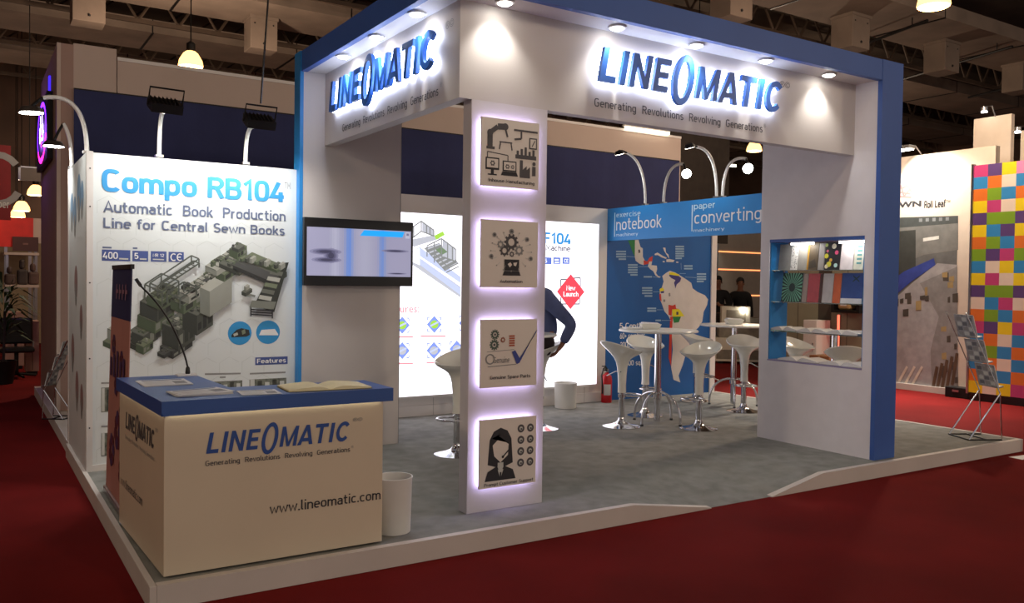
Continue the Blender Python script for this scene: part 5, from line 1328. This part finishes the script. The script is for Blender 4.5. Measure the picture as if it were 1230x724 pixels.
        E += [('pelvis', nm + 'hip'), (nm + 'hip', nm + 'th'), (nm + 'th', nm + 'kn2'), (nm + 'kn2', nm + 'calf'), (nm + 'calf', nm + 'ank'), (nm + 'ank', nm + 'toe')]
    v, f = skin_geo(N, E, 'pelvis'); mb = MB(); mb.add(v, f, 0, T)
    mb.build('body', M_skin, t, smooth=True)
    v, f = skin_geo(S, SE, 'pelvis'); mb = MB(); mb.add(v, f, 0, T); mb.build('shirt', shirt, t, smooth=True)
    P = {'w': ((0, L(0, 1.02), 1.02), (.148, .112)), 'p': ((0, 0, .93), (.155, .118))}; PE = [('w', 'p')]
    for s_, nm in ((1, 'r'), (-1, 'l')):
        x = .095 * s_
        for k, p, r in zip(('hip', 'th', 'kn', 'cf', 'hem'), legs(x), (.105, .092, .076, .070, .064)): P[nm + k] = (p, r)
        PE += [('p', nm + 'hip'), (nm + 'hip', nm + 'th'), (nm + 'th', nm + 'kn'), (nm + 'kn', nm + 'cf'), (nm + 'cf', nm + 'hem')]
    v, f = skin_geo(P, PE, 'p'); mb = MB(); mb.add(v, f, 0, T); mb.build('trousers', trouser, t, smooth=True)
    for s_ in (1, -1):
        mb = MB(); an, to = Vector(legs(.095 * s_)[4]), Vector(legs(.095 * s_)[5]); zs = to.z - .034; mb.sphere(((an.x + to.x) / 2, (an.y + to.y) / 2 + .01, zs + .045), .05, .14, .046); mb.v = [tuple(T @ Vector((p[0], p[1], max(zs, p[2])))) for p in mb.v]; mb.build('shoe', M_shoe, t, smooth=True)
    hy, hz = L(.015, 1.66), 1.665
    mb = MB(); mb.sphere((0, hy - .014, hz + .022), .086, .104, .094, 18)
    mb.v = [p if not (p[1] > hy + .045 and p[2] < hz + .035) else (p[0] * .8, hy + .03, p[2]) for p in mb.v]
    mb.v = [tuple(T @ Vector(p)) for p in mb.v]; mb.build('hair', M_hair, t, smooth=True)
    mb = MB()
    mb.sphere((0, hy + .098, hz - .045), .014, .02, .022, 10)
    for s_ in (1, -1): mb.sphere((.078 * s_, hy + .0, hz - .035), .012, .02, .032, 10)
    mb.v = [tuple(T @ Vector(p)) for p in mb.v]; mb.build('nose_and_ears', M_skin, t, smooth=True)
    mb = MB()
    for s_ in (1, -1): mb.sphere((.03 * s_, hy + .084, hz - .012), .011, .007, .007, 10)
    mb.v = [tuple(T @ Vector(p)) for p in mb.v]; mb.build('eyes', M_hair, t)
    mb = MB(); mb.sphere((0, hy + .088, hz - .085), .024, .008, .006, 10); mb.v = [tuple(T @ Vector(p)) for p in mb.v]; mb.build('mouth', mat('lips', (120, 66, 60), .5), t)
    return t
ARM_HIP = {'r': ((.18, 0, 1.395), (.385, -.07, 1.11), (.27, .02, .88), (.215, .06, .80)), 'l': ((-.18, 0, 1.395), (-.22, .06, 1.12), (-.16, .27, 1.08), (-.13, .36, 1.08))}
ARM_DOWN = {'r': ((.18, 0, 1.395), (.24, -.03, 1.11), (.25, .04, .86), (.24, .08, .77)), 'l': ((-.18, 0, 1.395), (-.24, -.03, 1.11), (-.25, .04, .86), (-.24, .08, .77))}
ARM_FOLD = {'r': ((.18, 0, 1.395), (.25, .04, 1.12), (.06, .21, 1.17), (-.03, .22, 1.20)), 'l': ((-.18, 0, 1.395), (-.25, .04, 1.12), (-.06, .23, 1.14), (.03, .25, 1.17))}
SEAT = lambda x: ((x, .03, .875), (x * 1.2, .22, .87), (x * 1.5, .43, .845), (x * 1.5, .40, .62), (x * 1.35, .36, .41), (x * 1.45, .49, .372))
BOW = lambda y, z: y - .055 * max(0, 1 - abs(z - 1.16) / .3) + (.0 if z < 1.0 else .42 * (z - 1.0) ** 1.6 + .03 * (z - 1.0))
ARM_BACK = {'l': ((-.18, .03, 1.40), (-.25, -.245, 1.12), (-.22, -.14, .90), (-.20, -.07, .80)), 'r': ((.18, .08, 1.40), (.24, .20, 1.14), (.14, .44, 1.09), (.10, .53, 1.085))}
person('person in a dark blue shirt seated beside the column, elbow bent back', (5.165, 7.385, 0), R(60), ARM_BACK, M_shirt, .06, legs=SEAT, curve=BOW)

# ================================================================== NEIGHBOUR BEHIND: navy curtain wall, tower, platform
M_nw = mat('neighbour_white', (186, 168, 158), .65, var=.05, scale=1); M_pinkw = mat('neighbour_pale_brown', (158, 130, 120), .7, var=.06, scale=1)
NY = 11.0
t = thing('neighbour_wall', 'tall pale wall of the stand behind, rising above the navy cloth', 'wall panel', (5.8, 11.05, FZ))
MB().box(1.49, 10.5, NY, NY + .12, FZ, 4.13).build('wall_board', M_nw, t); MB().box(1.49, 10.5, NY - .012, NY, 4.09, 4.13).build('top_trim', M_white, t)

nc = thing('navy_cloth', 'broad navy cloth hung on the pale wall behind the stand', 'cloth', (5.7, NY - .03, 1.8))
mb = MB(); nn = 120; vv = []
for k in range(nn + 1):
    x = 1.03 + (10.45 - 1.03) * k / nn; o = .008 * math.sin(k * .7) + .006 * math.sin(k * 1.9)
    vv += [(x, NY - .04 + o, 1.8), (x, NY - .03, 3.70)]
mb.add(vv, [(2 * k, 2 * k + 2, 2 * k + 3, 2 * k + 1) for k in range(nn)]); mb.build('cloth_sheet', M_navy, nc, smooth=True)
MB().box(1.03, 10.45, NY - .036, NY - .014, 3.69, 3.705).build('hanging_rail', M_dark, nc)
t = thing('neighbour_tower', 'tall pale brown tower at the left edge of the stand behind, beside the aisle', 'tower', (1.17, 12.3, 0))
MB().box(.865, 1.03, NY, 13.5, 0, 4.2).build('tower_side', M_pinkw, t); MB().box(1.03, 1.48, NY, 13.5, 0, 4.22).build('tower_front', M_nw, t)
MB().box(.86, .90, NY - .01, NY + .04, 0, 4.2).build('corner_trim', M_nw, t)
t = thing('neighbour_platform', 'white floor platform continuing behind the stand along the left aisle', 'platform', (1.6, 11.2, FZ))
MB().box(.80, 1.485, 8.86, 13.6, FZ, -.002).build('deck', M_board, t, bevel=.004)
MB().box(.79, .80, 8.86, 13.6, FZ, -.001).build('edge_strip', M_white, t)
rack(1.0, 10.5, 0.0, R(147), 'folding brochure rack standing by the pale tower on the white floor in the left aisle', 'brochures in the left rack', ['brochure in the lowest tray of the left rack', 'brochure in the middle tray of the left rack', 'brochure in the top tray of the left rack'], .66)
t = thing('tube_light', 'white fluorescent tube fixed to the white top of the wall behind', 'tube light', (9.7, 10.95, 4.12))
MB().box(9.18, 10.2, NY - .05, NY, 4.16, 4.2).build('fixture', M_white, t); MB().tube([(9.2, NY - .045, 4.145), (10.18, NY - .045, 4.145)], .018, 8).build('glass_tube', emit('tube_glow', (255, 244, 214), 6), t)
# purple neon sign on the tower side
t = thing('neon_sign', 'purple and pink glowing sign on the side of the pale tower', 'sign', (.80, 12.9, 3.2))
E_pur = emit('neon_violet', (96, 30, 255), 5); E_pk = emit('neon_pink', (255, 30, 140), 5); E_nw = emit('neon_white', (226, 210, 255), 6)
MB().box(.80, .86, 11.55, 13.3, 2.95, 3.75).build('sign_box', M_dark, t)
pr = Print(PlaneX(.80))
c = (-12.4, 3.36)
for q in ring_polys(c[0], c[1], .75, .38, .09, .06, 0, 360, 24): pr.poly(q, E_pur if q[0][1] > 3.25 else E_pk, 1, False)
for k, (a, b, h_, w) in enumerate(((-.3, -.02, .2, .05), (-.18, .08, .24, .05), (-.05, -.1, .2, .06), (.1, .05, .26, .05), (.22, -.04, .2, .06))):
    pr.rect((c[0] + a, c[1] + b - .08), (c[0] + a + w, c[1] + b + h_ - .08), E_nw if k != 2 else E_pk, 2, False); pr.rect((c[0] + a, c[1] + b), (c[0] + a + .11, c[1] + b + .04), E_nw, 2, False)
pr.rect((c[0] - .2, 3.0), (c[0] + .25, 3.06), E_pk, 2, False)
pr.build('neon_print', t)
light('neon_light', 'POINT', (.62, 12.9, 3.4), 12, (.35, .15, 1), t, shadow_soft_size=.2)
MB().box(.845, .864, 11.9, 12.0, 3.7, 4.0).build('blue_led', emit('blue_led', (50, 30, 230), 2.0), t)

# ================================================================== STALLS ON THE RIGHT
t = thing('poster_wall', 'pale wall on the right with a lit top, crown lettering and a big factory photo', 'wall panel', (13.06, 8.0, FZ))
RXW = 13.0
M_rw = mat('right_wall_white', (204, 190, 176), .6, var=.04)
MB().box(RXW, RXW + .12, 6.9, 8.95, FZ, 3.70).build('wall_board', M_rw, t)
MB().box(RXW - .06, RXW, 7.05, 8.95, FZ, FZ + .1).build('skirting', M_board, t)
pw = PlaneX(RXW); pr = Print(pw)
pr.text('CROWN', (1050, 252), (1107, 240.5), M_darkink, 2, .05); pr.text('Roll Leaf', (1110, 250.5), (1136, 239), M_darkink, 2, .07); pr.text('™', (1136, 243.5), (1141.5, 240), M_darkink, 2)
for q in ((1082, 222, 1086, 236), (1084, 226, 1092, 222), (1086, 236, 1094, 226), (1080, 236, 1095, 237), (1088, 221, 1095, 230), (1082, 231, 1094, 233)): pr.line(q[:2], q[2:], .03, mat('crown_ink', (170, 110, 110), .6), 2)
F = lambda *c: mat('photo_%d_%d_%d' % c, c, .5, var=.15, scale=8)
pr.rect((1050, 484), (1151, 259), F(96, 96, 96), 1)
pr.poly([(1050, 262), (1151, 259), (1151, 268), (1050, 276)], F(66, 70, 70), 2)
for k in range(5): pr.rect((1104 + k * 8, 266.5 - k * .4), (1108 + k * 8, 262.2 - k * .4), F(120, 124, 128), 3)
pr.poly([(1050, 276), (1151, 268), (1151, 300), (1110, 306), (1050, 330)], F(112, 112, 110), 2); pr.poly([(1109, 286), (1128, 283), (1128, 287), (1109, 290)], F(210, 210, 206), 3)
pr.poly([(1050, 280), (1100, 276), (1100, 322), (1076, 340), (1050, 345)], F(58, 60, 58), 3)
pr.poly([(1050, 352), (1086, 326), (1122, 310), (1124, 318), (1095, 338), (1062, 366), (1050, 376)], F(52, 66, 140), 4)
pr.poly([(1062, 370), (1098, 338), (1126, 316), (1150, 318), (1151, 470), (1130, 480), (1050, 484), (1050, 380)], F(150, 148, 150), 3)
pr.poly([(1105, 340), (1150, 320), (1151, 480), (1120, 482), (1118, 420), (1128, 380)], F(128, 126, 126), 4)
random.seed(21)
for k in range(26):
    if k < 14: a, b = random.uniform(1128, 1149), random.uniform(322, 470)
    else: a, b = random.uniform(1062, 1118), random.uniform(340, 372)
    w, h_ = random.uniform(3, 7), random.uniform(4, 11); pr.poly([(a, b), (min(1151, a + w), b - 1), (min(1151, a + w), b + h_), (a, b + h_)], F(70, 64, 58) if k % 3 else F(150, 130, 90), 5 + k % 2)
for k in range(5): pr.line((1120 + k * 6, 470 - k * 2), (1126 + k * 6, 440 - k * 4), .05, F(84, 66, 50), 7)
for k in range(3): pr.line((1078 + k * 9, 462), (1090 + k * 9, 440), .04, F(200, 190, 176), 6)
pr.build('poster_print', t)
t = thing('wall_floodlight', 'glowing floodlight above the right wall poster', 'floodlight', (12.55, 8.05, 3.72))
MB().box(12.45, 12.62, 7.95, 8.25, 3.74, 3.80).build('lamp_housing', M_steel, t, bevel=.008); MB().box(12.47, 12.60, 7.97, 8.23, 3.725, 3.74).build('lamp_glass', M_flood, t)
MB().tube([(12.6, 8.1, 3.79), (12.85, 8.1, 3.83), (13.02, 8.1, 3.72)], .014, 8).build('arm', M_steel, t)
light('wall_flood_light', 'SPOT', (12.55, 8.1, 3.70), 190, (1, .94, .82), t, (12.98, 7.9, 3.1), spot_size=R(120), spot_blend=.7, shadow_soft_size=.08)
light('added_carpet_spot', 'SPOT', (12.5, 8.1, 3.70), 1500, (1, .92, .82), t, (10.8, 7.6, FZ), spot_size=R(75), spot_blend=.9, shadow_soft_size=.1)  # extra spot added to brighten the red carpet, no fixture of its own
MX = 12.65
t = thing('mosaic_wall', 'wall of bright coloured squares at the right edge', 'display wall', (12.7, 5.9, FZ))
MB().box(MX, MX + .06, 4.6, 7.02, FZ + .12, 3.38).build('wall_board', M_white, t); MB().box(MX + .02, MX + .06, 4.6, 7.02, FZ, FZ + .12).build('dark_base', M_black, t)
COL = {'m': (196, 66, 128), 'p': (92, 66, 128), 'y': (240, 214, 30), 'k': (238, 140, 190), 'b': (50, 140, 206), 'o': (226, 120, 44), 'w': (232, 218, 204), 'g': (126, 168, 40)}
ROWS = ['mpykgbow', 'bowbgyop', 'ogbowmyg', 'ymwypgob', 'pggpbwym', 'ybpyowgb', 'ogbomypw', 'gpmgbowy', 'bwybogmp', 'ymwygbop', 'pggpymbw', 'wbmwogyb', 'ogbopwmy', 'mpymbgow', 'bowbygpm', 'ogbowmyg', 'bowbpgym', 'ogbomwyp', 'ywymgbow']
pr = Print(PlaneX(MX)); n = len(ROWS); hh = (3.38 - FZ - .12) / n
for r_, row in enumerate(ROWS):
    for c_ in range(12):
        m = mat('square_' + row[(c_ + (c_ // 8) * 3) % 8], COL[row[(c_ + (c_ // 8) * 3) % 8]], .5, var=.03)
        a0 = -7.02 + c_ * .2017; zt = 3.38 - r_ * hh; pr.rect((a0, zt - hh), (a0 + .2017, zt), m, 1, False)
pr.build('coloured_squares', t)
MB().box(MX - .03, MX + .05, 7.02, 7.05, FZ + .1, 3.40).build('edge_post', M_steel, t)
t = thing('low_black_case', 'low dark case on the floor where the poster wall meets the coloured wall', 'case', (12.75, 7.2, FZ)); MB().box(12.7, 12.9, 7.06, 7.42, FZ, FZ + .16).build('case_body', M_dark, t, bevel=.01); MB().box(12.69, 12.70, 7.2, 7.3, FZ + .09, FZ + .12).build('latch', M_steel, t)
t = thing('upper_panel', 'pale panel with small clip lamps rising above the coloured wall', 'wall panel', (14.05, 7.1, FZ)); MB().box(14.0, 14.1, 7.2, 7.80, FZ, 4.34).build('panel_board', M_rw, t); MB().box(14.3, 14.4, 5.4, 7.2, FZ, 4.1).build('panel_wing', M_rw, t)
for y, z, l in ((7.55, 4.40, 'on top of the pale panel'), (7.02, 4.0, 'lower, at the right of the pale panel')):
    q = thing('clip_lamp', 'small glowing clip lamp ' + l, 'lamp', (13.85, y, z), 0, 'clip lamps'); MB().lathe([(.02, .0), (.05, .02), (.05, .08), (.02, .1)], 13.85, y, z, 12).build('lamp_head', M_steel, q, smooth=True)
    MB().lathe([(0, -.005), (.045, -.004), (.045, .01)], 13.85, y, z, 12).build('lamp_glass', M_soft, q); MB().tube([(13.85, y, z + .09), (13.93, y - .08, z + .10), (13.995 + (.3 if y < 7.2 else 0), y - .1, z - .07)], .01, 6).build('arm', M_steel, q)

# grey-green partition seen through the niche
t = thing('partition_wall', 'grey green panelled partition seen through the book niche', 'wall panel', (13.05, 10.0, FZ))
M_gg = mat('grey_green_panel', (140, 136, 116), .7, var=.05); M_gg2 = mat('dim_recess', (70, 62, 54), .8)
MB().box(RXW, RXW + .1, 8.95, 10.85, FZ, 3.2).build('wall_board', M_gg, t)
pr = Print(PlaneX(RXW))
for a in (-10.45, -9.95, -9.4): pr.rect((a, FZ), (a + .012, 3.2), M_gg2, 1, False)
pr.rect((-10.0, .95), (-9.72, 3.0), M_gg2, 1, False)
pr.build('panel_joints', t)
q = thing('led_strip', 'thin orange glowing vertical light strip on the grey green partition', 'light strip', (12.98, 9.55, .1)); MB().box(12.975, 12.985, 9.535, 9.575, .12, 1.05).build('glow_strip', emit('orange_led', (255, 96, 70), 2.2), q); MB().box(12.985, 13.0, 9.525, 9.585, .10, 1.07).build('channel', M_steel, q)
q = thing('wall_cabinet', 'dark open wall cabinet with a beige round box on the grey green partition', 'cabinet', (12.86, 9.2, 1.12)); mb = MB(); mb.box(12.72, 13.0, 8.96, 9.52, 1.44, 1.50); mb.box(12.72, 13.0, 8.96, 9.02, 1.15, 1.44); mb.box(12.72, 13.0, 9.46, 9.52, 1.15, 1.44); mb.box(12.72, 13.0, 8.96, 9.52, 1.10, 1.15); mb.build('cabinet_body', M_dark, q)
b = thing('beige_box', 'beige rounded box inside the dark wall cabinet', 'box', (12.86, 9.3, 1.15)); MB().box(12.76, 12.96, 9.18, 9.43, 1.15, 1.36).build('box_body', mat('beige_card', (186, 152, 104), .7), b, bevel=.05, seg=4); MB().box(12.758, 12.762, 9.24, 9.36, 1.22, 1.28).build('label_patch', M_paper, b)
q = thing('white_cabinet', 'white low cabinet in front of the grey green partition, seen through the niche', 'cabinet', (12.8, 9.85, FZ)); MB().box(12.6, 12.98, 9.72, 10.0, FZ, .95).build('cabinet_body', M_white, q, bevel=.006); MB().box(12.596, 12.60, 9.74, 9.98, FZ + .06, .9).build('door', M_white, q); MB().box(12.585, 12.596, 9.78, 9.80, .4, .55).build('handle', M_steel, q)
q = thing('brown_carton', 'brown carton on the floor before the orange light strip', 'carton', (12.6, 9.5, FZ)); MB().box(12.4, 12.8, 9.3, 9.7, FZ, .35).build('carton_body', mat('brown_card', (150, 110, 74), .8), q); MB().box(12.398, 12.40, 9.48, 9.52, FZ, .35).build('tape', mat('tape', (190, 170, 130), .4), q)
for y, l in ((10.4, 'left'), (10.15, 'right')):
    b = thing('small_spotlight', 'small glowing spotlight on the partition under the book shelf, %s of two' % l, 'spotlight', (12.93, y, 1.62), 0, 'small spotlights on the partition'); MB().lathe([(.03, .0), (.035, .01), (.03, .06)], 12.95, y, 1.62, 12).build('lamp_head', M_steel, b); MB().lathe([(0, -.004), (.028, -.003), (.028, .004)], 12.95, y, 1.62, 12).build('lamp_glass', emit('orange_spot', (255, 150, 110), 5), b); MB().box(12.95, 13.0, y - .01, y + .01, 1.65, 1.67).build('arm', M_steel, b)

# far stall with orange shelf lines, white machine and two people
SY = 14.9
t = thing('shelf_stall_wall', 'far grey stall wall with glowing orange horizontal lines', 'wall panel', (14.3, 14.9, FZ))
M_sg = mat('stall_grey', (150, 142, 132), .7, var=.05)
MB().box(13.2, 17.4, SY, SY + .1, FZ, 3.1).build('wall_board', M_sg, t)
M_or = emit('orange_line', (255, 150, 90), 1.6)
for z in (2.36, 1.92, 1.28): MB().box(13.3, 17.3, SY - .012, SY, z, z + .03).build('glow_line', M_or, t)
for x in (13.9, 14.5, 15.1): light('stall_spot', 'SPOT', (x, SY - .35, 3.0), 25, (1, .92, .8), t, (x, SY, 2.2), spot_size=R(80), spot_blend=.8)
MB().box(13.2, 17.4, SY - .5, SY, 3.02, 3.1).build('canopy', M_white, t)
q = thing('printing_machine', 'white machine with a glaring lamp standing on red carpet in the far stall', 'machine', (13.9, 12.9, FZ))
T = Matrix.Translation((13.85, 12.75, FZ)) @ Matrix.Rotation(R(-42), 4, 'Z')
def mbx(x0, x1, y0, y1, z0, z1, m, nm, bev=0):
    mb = MB(); mb.box(x0, x1, y0, y1, z0, z1); mb.v = [tuple(T @ Vector(p)) for p in mb.v]; mb.build(nm, m, q, bevel=bev)
M_mach = mat('machine_white', (196, 188, 172), .5, var=.06); M_machg = mat('machine_grey', (120, 112, 100), .5, var=.2, scale=8)
mbx(-.45, .55, -.2, .5, .05, .55, M_mach, 'lower_body', .01); mbx(-.35, .5, -.1, .4, .55, .82, M_machg, 'middle_body', .01); mbx(-.3, .3, -.1, .3, .82, 1.22, M_mach, 'upper_body', .01); mbx(-.2, .2, -.105, -.1, .9, 1.14, M_machg, 'hood_window'); mbx(.3, .55, -.1, .3, .82, .98, M_machg, 'side_unit', .01)
mbx(-.4, .5, -.204, -.2, .1, .3, M_machg, 'vent')
for k in range(2): mbx(-.35 + k * .7, -.25 + k * .7, -.15, .4, 0, .05, M_dark, 'foot')
mb = MB(); mb.sphere(tuple(T @ Vector((.14, -.14, 1.12))), .045); mb.build('lamp_bulb', emit('glare_lamp', (255, 250, 230), 40), q)
person('person with folded arms behind the far white machine, the left one', (14.35, 13.75, FZ), R(138), ARM_FOLD, M_blackshirt, 0, 1.06, False)
person('person with hanging arms behind the far white machine, the right one', (14.85, 13.55, FZ), R(150), ARM_DOWN, M_blackshirt, 0, 1.045, False)
t = thing('lit_frame', 'far stall frame with a yellow upright tube and a white cross tube', 'stall frame', (14.9, 14.6, FZ))
MB().box(14.42, 14.50, 13.9, 13.98, FZ, 4.6).build('post', M_steel, t); MB().tube([(14.40, 13.86, 3.66), (14.40, 13.86, 4.55)], .035, 8).build('upright_tube', emit('yellow_tube', (255, 226, 140), 4), t); MB().tube([(14.5, 13.9, 4.3), (14.82, 13.72, 4.28)], .03, 8).build('cross_tube', emit('tube_glow', (255, 244, 214), 6), t)
t = thing('dark_banner', 'dark hanging panel behind the arm lamps, right of the navy cloth', 'banner', (12.2, 12.4, 3.2)); MB().box(11.4, 13.2, 12.4, 12.44, 2.4, 4.9).build('banner_sheet', mat('dark_banner', (52, 44, 38), .8, var=.2), t); MB().tube([(11.38, 12.42, 4.92), (13.22, 12.42, 4.92)], .03, 8).build('rail', M_dark, t); MB().tube([(12.3, 12.42, 4.92), (12.3, 12.42, 9.0)], .01, 6).build('hanger', M_dark, t)

# white sheet of paper on the red carpet
t = thing('paper_sheet', 'white sheet of paper lying on the red carpet at the right corner', 'paper', (8.88, 4.33, FZ), R(-8)); T = ROOTM[t]
MB().hexa([T @ Vector(p) for p in ((-.17, -.07, .0005), (.17, -.07, .0005), (.17, .07, .0005), (-.17, .07, .0005))], [T @ Vector(p) for p in ((-.17, -.07, .002), (.17, -.07, .002), (.17, .07, .004), (-.17, .07, .002))]).build('sheet', M_paper, t)

# ================================================================== LEFT AISLE STALL
def on(u, v, Y): p = on_y(u, v, Y); return p
t = thing('red_stall', 'dim stall with red fascia at the end of the left aisle', 'stall', (0, 22, FZ))
LYS = 22.0
a = on(0, 296, LYS); b = on(40, 262, LYS)
M_redf = mat('stall_red', (206, 40, 36), .6, var=.1)
MB().box(-2.2, b.x, LYS, LYS + .1, a.z, b.z).build('red_fascia', M_redf, t)
c = on(49, 262, LYS + .0); MB().box(b.x, c.x + .4, LYS + .02, LYS + .1, a.z + .1, b.z).build('white_end', M_nw, t)
MB().box(-2.2, 1.6, LYS + 2, LYS + 2.1, FZ, 2.8).build('back_wall', mat('stall_beige', (150, 132, 104), .7), t)
for u in (7, 36, 43): p = on(u, 330, LYS); MB().box(p.x - .03, p.x + .03, LYS + .02, LYS + .08, FZ, a.z).build('post', M_steel, t)
light('stall_light', 'POINT', (.0, 21.2, 2.9), 12, (1, .55, .35), t, shadow_soft_size=.2)
RS0 = t
q = thing('red_banner', 'dark red tall banner with pale lettering at the far left edge', 'banner', (-.3, 18, 2.3)); e0 = on(-40, 262, 18); e1 = on(13, 175, 18); MB().box(e0.x, e1.x, 18, 18.05, e0.z, e1.z).build('banner_sheet', mat('deep_red_banner', (120, 24, 28), .7, var=.1), q)
pr = Print(PlaneY(18)); pr.text('ober', (-8, 249), (11, 240), M_lightink, 2, .01)
for k in ring_polys(*pr.pl.px(-2, 215), .42, .5, .12, .12, 40, 330, 16): pr.poly(k, M_greyink, 1, False)
pr.build('banner_lettering', q)
q = thing('hanging_screen', 'grey framed screen hung below the ceiling in the left aisle', 'screen', (.6, 20, 3.5)); e0 = on(22, 216, 20); e1 = on(49, 201, 20); MB().box(e0.x, e1.x, 20, 20.05, e0.z, e1.z).build('panel_sheet', mat('frame_grey', (96, 86, 80), .6), q); MB().box(e0.x, e0.x + .04, 19.98, 20, e0.z, e1.z).build('frame_edge', M_steel, q); MB().box(e0.x, e1.x, 19.98, 20, e1.z - .03, e1.z).build('frame_edge', M_steel, q); MB().tube([(e0.x + .2, 20.02, e1.z), (e0.x + .2, 20.02, 9)], .01, 6).build('hanger', M_dark, q)
RS = RS0; e0 = on(15, 301, 21.95); e1 = on(46, 285, 21.95); MB().box(e0.x, e1.x, 21.94, 22.0, e0.z, e1.z).build('sign_board', mat('maroon_sign', (70, 36, 38), .6), RS); MB().box(e0.x + .2, e1.x - .2, 21.93, 21.94, (e0.z + e1.z) / 2 - .02, (e0.z + e1.z) / 2 + .02).build('sign_print', mat('maroon_print', (120, 84, 80), .6), RS)
def white_table(u0, u1, vt, Y, zt, lab):
    e0 = on(u0, vt, Y); e1 = on(u1, vt, Y); t = thing('shelf_table', lab, 'table', ((e0.x + e1.x) / 2, Y + .3, FZ), 0, 'shelves of the left stall')
    MB().box(e0.x, e1.x, Y, Y + .6, zt - .05, zt).build('shelf_top', M_nw, t)
    for x in (e0.x + .05, e1.x - .05):
        for y in (Y + .05, Y + .55): MB().box(x - .025, x + .025, y - .025, y + .025, FZ, zt - .05).build('leg', M_steel, t)
    return t
white_table(5, 47, 303, 19.5, on(20, 303, 19.5).z, 'high pale shelf rack line under the red fascia in the left stall'); white_table(6, 47, 342, 18.8, on(20, 342, 18.8).z, 'lower pale table laden with dark goods in the left stall')
for i, (u, vb, w, h_, cl, lab) in enumerate(((12, 342, .18, .35, (70, 52, 46), 'dark brown bag on the lower shelf at the left'), (27, 342, .18, .5, (56, 46, 44), 'dark machine on the lower shelf in the middle'), (40, 342, .18, .42, (84, 62, 56), 'brown box on the lower shelf next to the tower'))):
    e = on(u, vb, 19.1); zt = on(20, 342, 18.8).z; q = thing('goods', lab, 'goods', (e.x, 19.1, zt), 0, 'goods on the left stall shelf'); m = mat('goods_%d' % i, cl, .7, var=.3); MB().box(e.x - w / 2, e.x + w / 2, 18.95, 19.3, zt, zt + h_ * .6).build('lower_body', m, q, bevel=.04); MB().box(e.x - w * .3, e.x + w * .2, 19.0, 19.25, zt + h_ * .6, zt + h_).build('upper_body', m, q, bevel=.05)
for u0, u1, vt, Y, lab in ((6, 29, 375, 17.5, 'pale cabinet at the left stall, left one'), (31, 47, 386, 16.4, 'pale reddish cabinet at the left stall next to the tower')):
    e0 = on(u0, vt, Y); e1 = on(u1, vt, Y); q = thing('display_cabinet', lab, 'cabinet', ((e0.x + e1.x) / 2, Y + .25, FZ), 0, 'cabinets of the left stall'); MB().box(e0.x, e1.x, Y, Y + .5, FZ + .06, e0.z).build('cabinet_body', mat('cabinet_pale', (168, 132, 118), .6), q); MB().box(e0.x + .02, e1.x - .02, Y + .03, Y + .47, FZ, FZ + .06).build('plinth', M_dark, q); MB().box((e0.x + e1.x) / 2 - .005, (e0.x + e1.x) / 2 + .005, Y - .004, Y, FZ + .08, e0.z - .03).build('door_joint', M_dark, q); MB().box(e0.x + .1, e0.x + .12, Y - .02, Y, .3, .45).build('handle', M_steel, q)
q = thing('office_chair', 'dark low chair between the pale cabinets of the left stall', 'chair', (.1, 16.0, FZ)); e = on(20, 420, 16.0)
MB().box(e.x - .25, e.x + .25, 15.8, 16.25, .30, .38).build('seat', M_black, q, bevel=.03); MB().box(e.x - .24, e.x + .24, 16.22, 16.28, .42, .85).build('backrest', M_black, q, bevel=.03); MB().tube([(e.x, 16.0, FZ + .06), (e.x, 16.0, .3)], .03, 10).build('post', M_dark, q); MB().tube([(e.x, 16.24, .36), (e.x, 16.27, .5)], .02, 8).build('back_stem', M_dark, q)
for k in range(5):
    a = 2 * PI * k / 5; MB().tube([(e.x, 16.0, FZ + .07), (e.x + .28 * math.cos(a), 16.0 + .28 * math.sin(a), FZ + .035)], .02, 8).build('leg', M_dark, q)
e = on(4, 400, 16.6)
e = on(4, 400, 15.2); PYY = 15.2
q = thing('potted_plant', 'dark leafy potted plant at the far left edge', 'plant', (e.x, PYY, FZ)); MB().lathe([(.13, 0), (.18, .34), (.19, .36), (.16, .36), (.15, .3), (0, .3)], e.x, PYY, FZ, 20).build('pot', M_dark, q, smooth=True); MB().tube([(e.x, PYY, FZ + .3), (e.x + .02, PYY, 1.0)], .02, 8).build('stem', M_trouser, q)
mb = MB(); random.seed(4)
for k in range(90):
    a = random.uniform(0, 2 * PI); el = random.uniform(-.2, 1.2); r0 = random.uniform(.02, .1); L_ = random.uniform(.25, .5); z0 = random.uniform(.6, 1.35)
    d = Vector((math.cos(a) * math.cos(el), math.sin(a) * math.cos(el), math.sin(el))); p0 = Vector((e.x, PYY, z0)) + d * r0; w = d.cross(Vector((0, 0, 1))).normalized() * .035; p1 = p0 + d * L_ * .5; p2 = p0 + d * L_ - Vector((0, 0, L_ * .35))
    mb.face([p0, p1 + w, p2, p1 - w])
mb.build('foliage', mat('plant_green', (38, 62, 34), .6, var=.3), q)
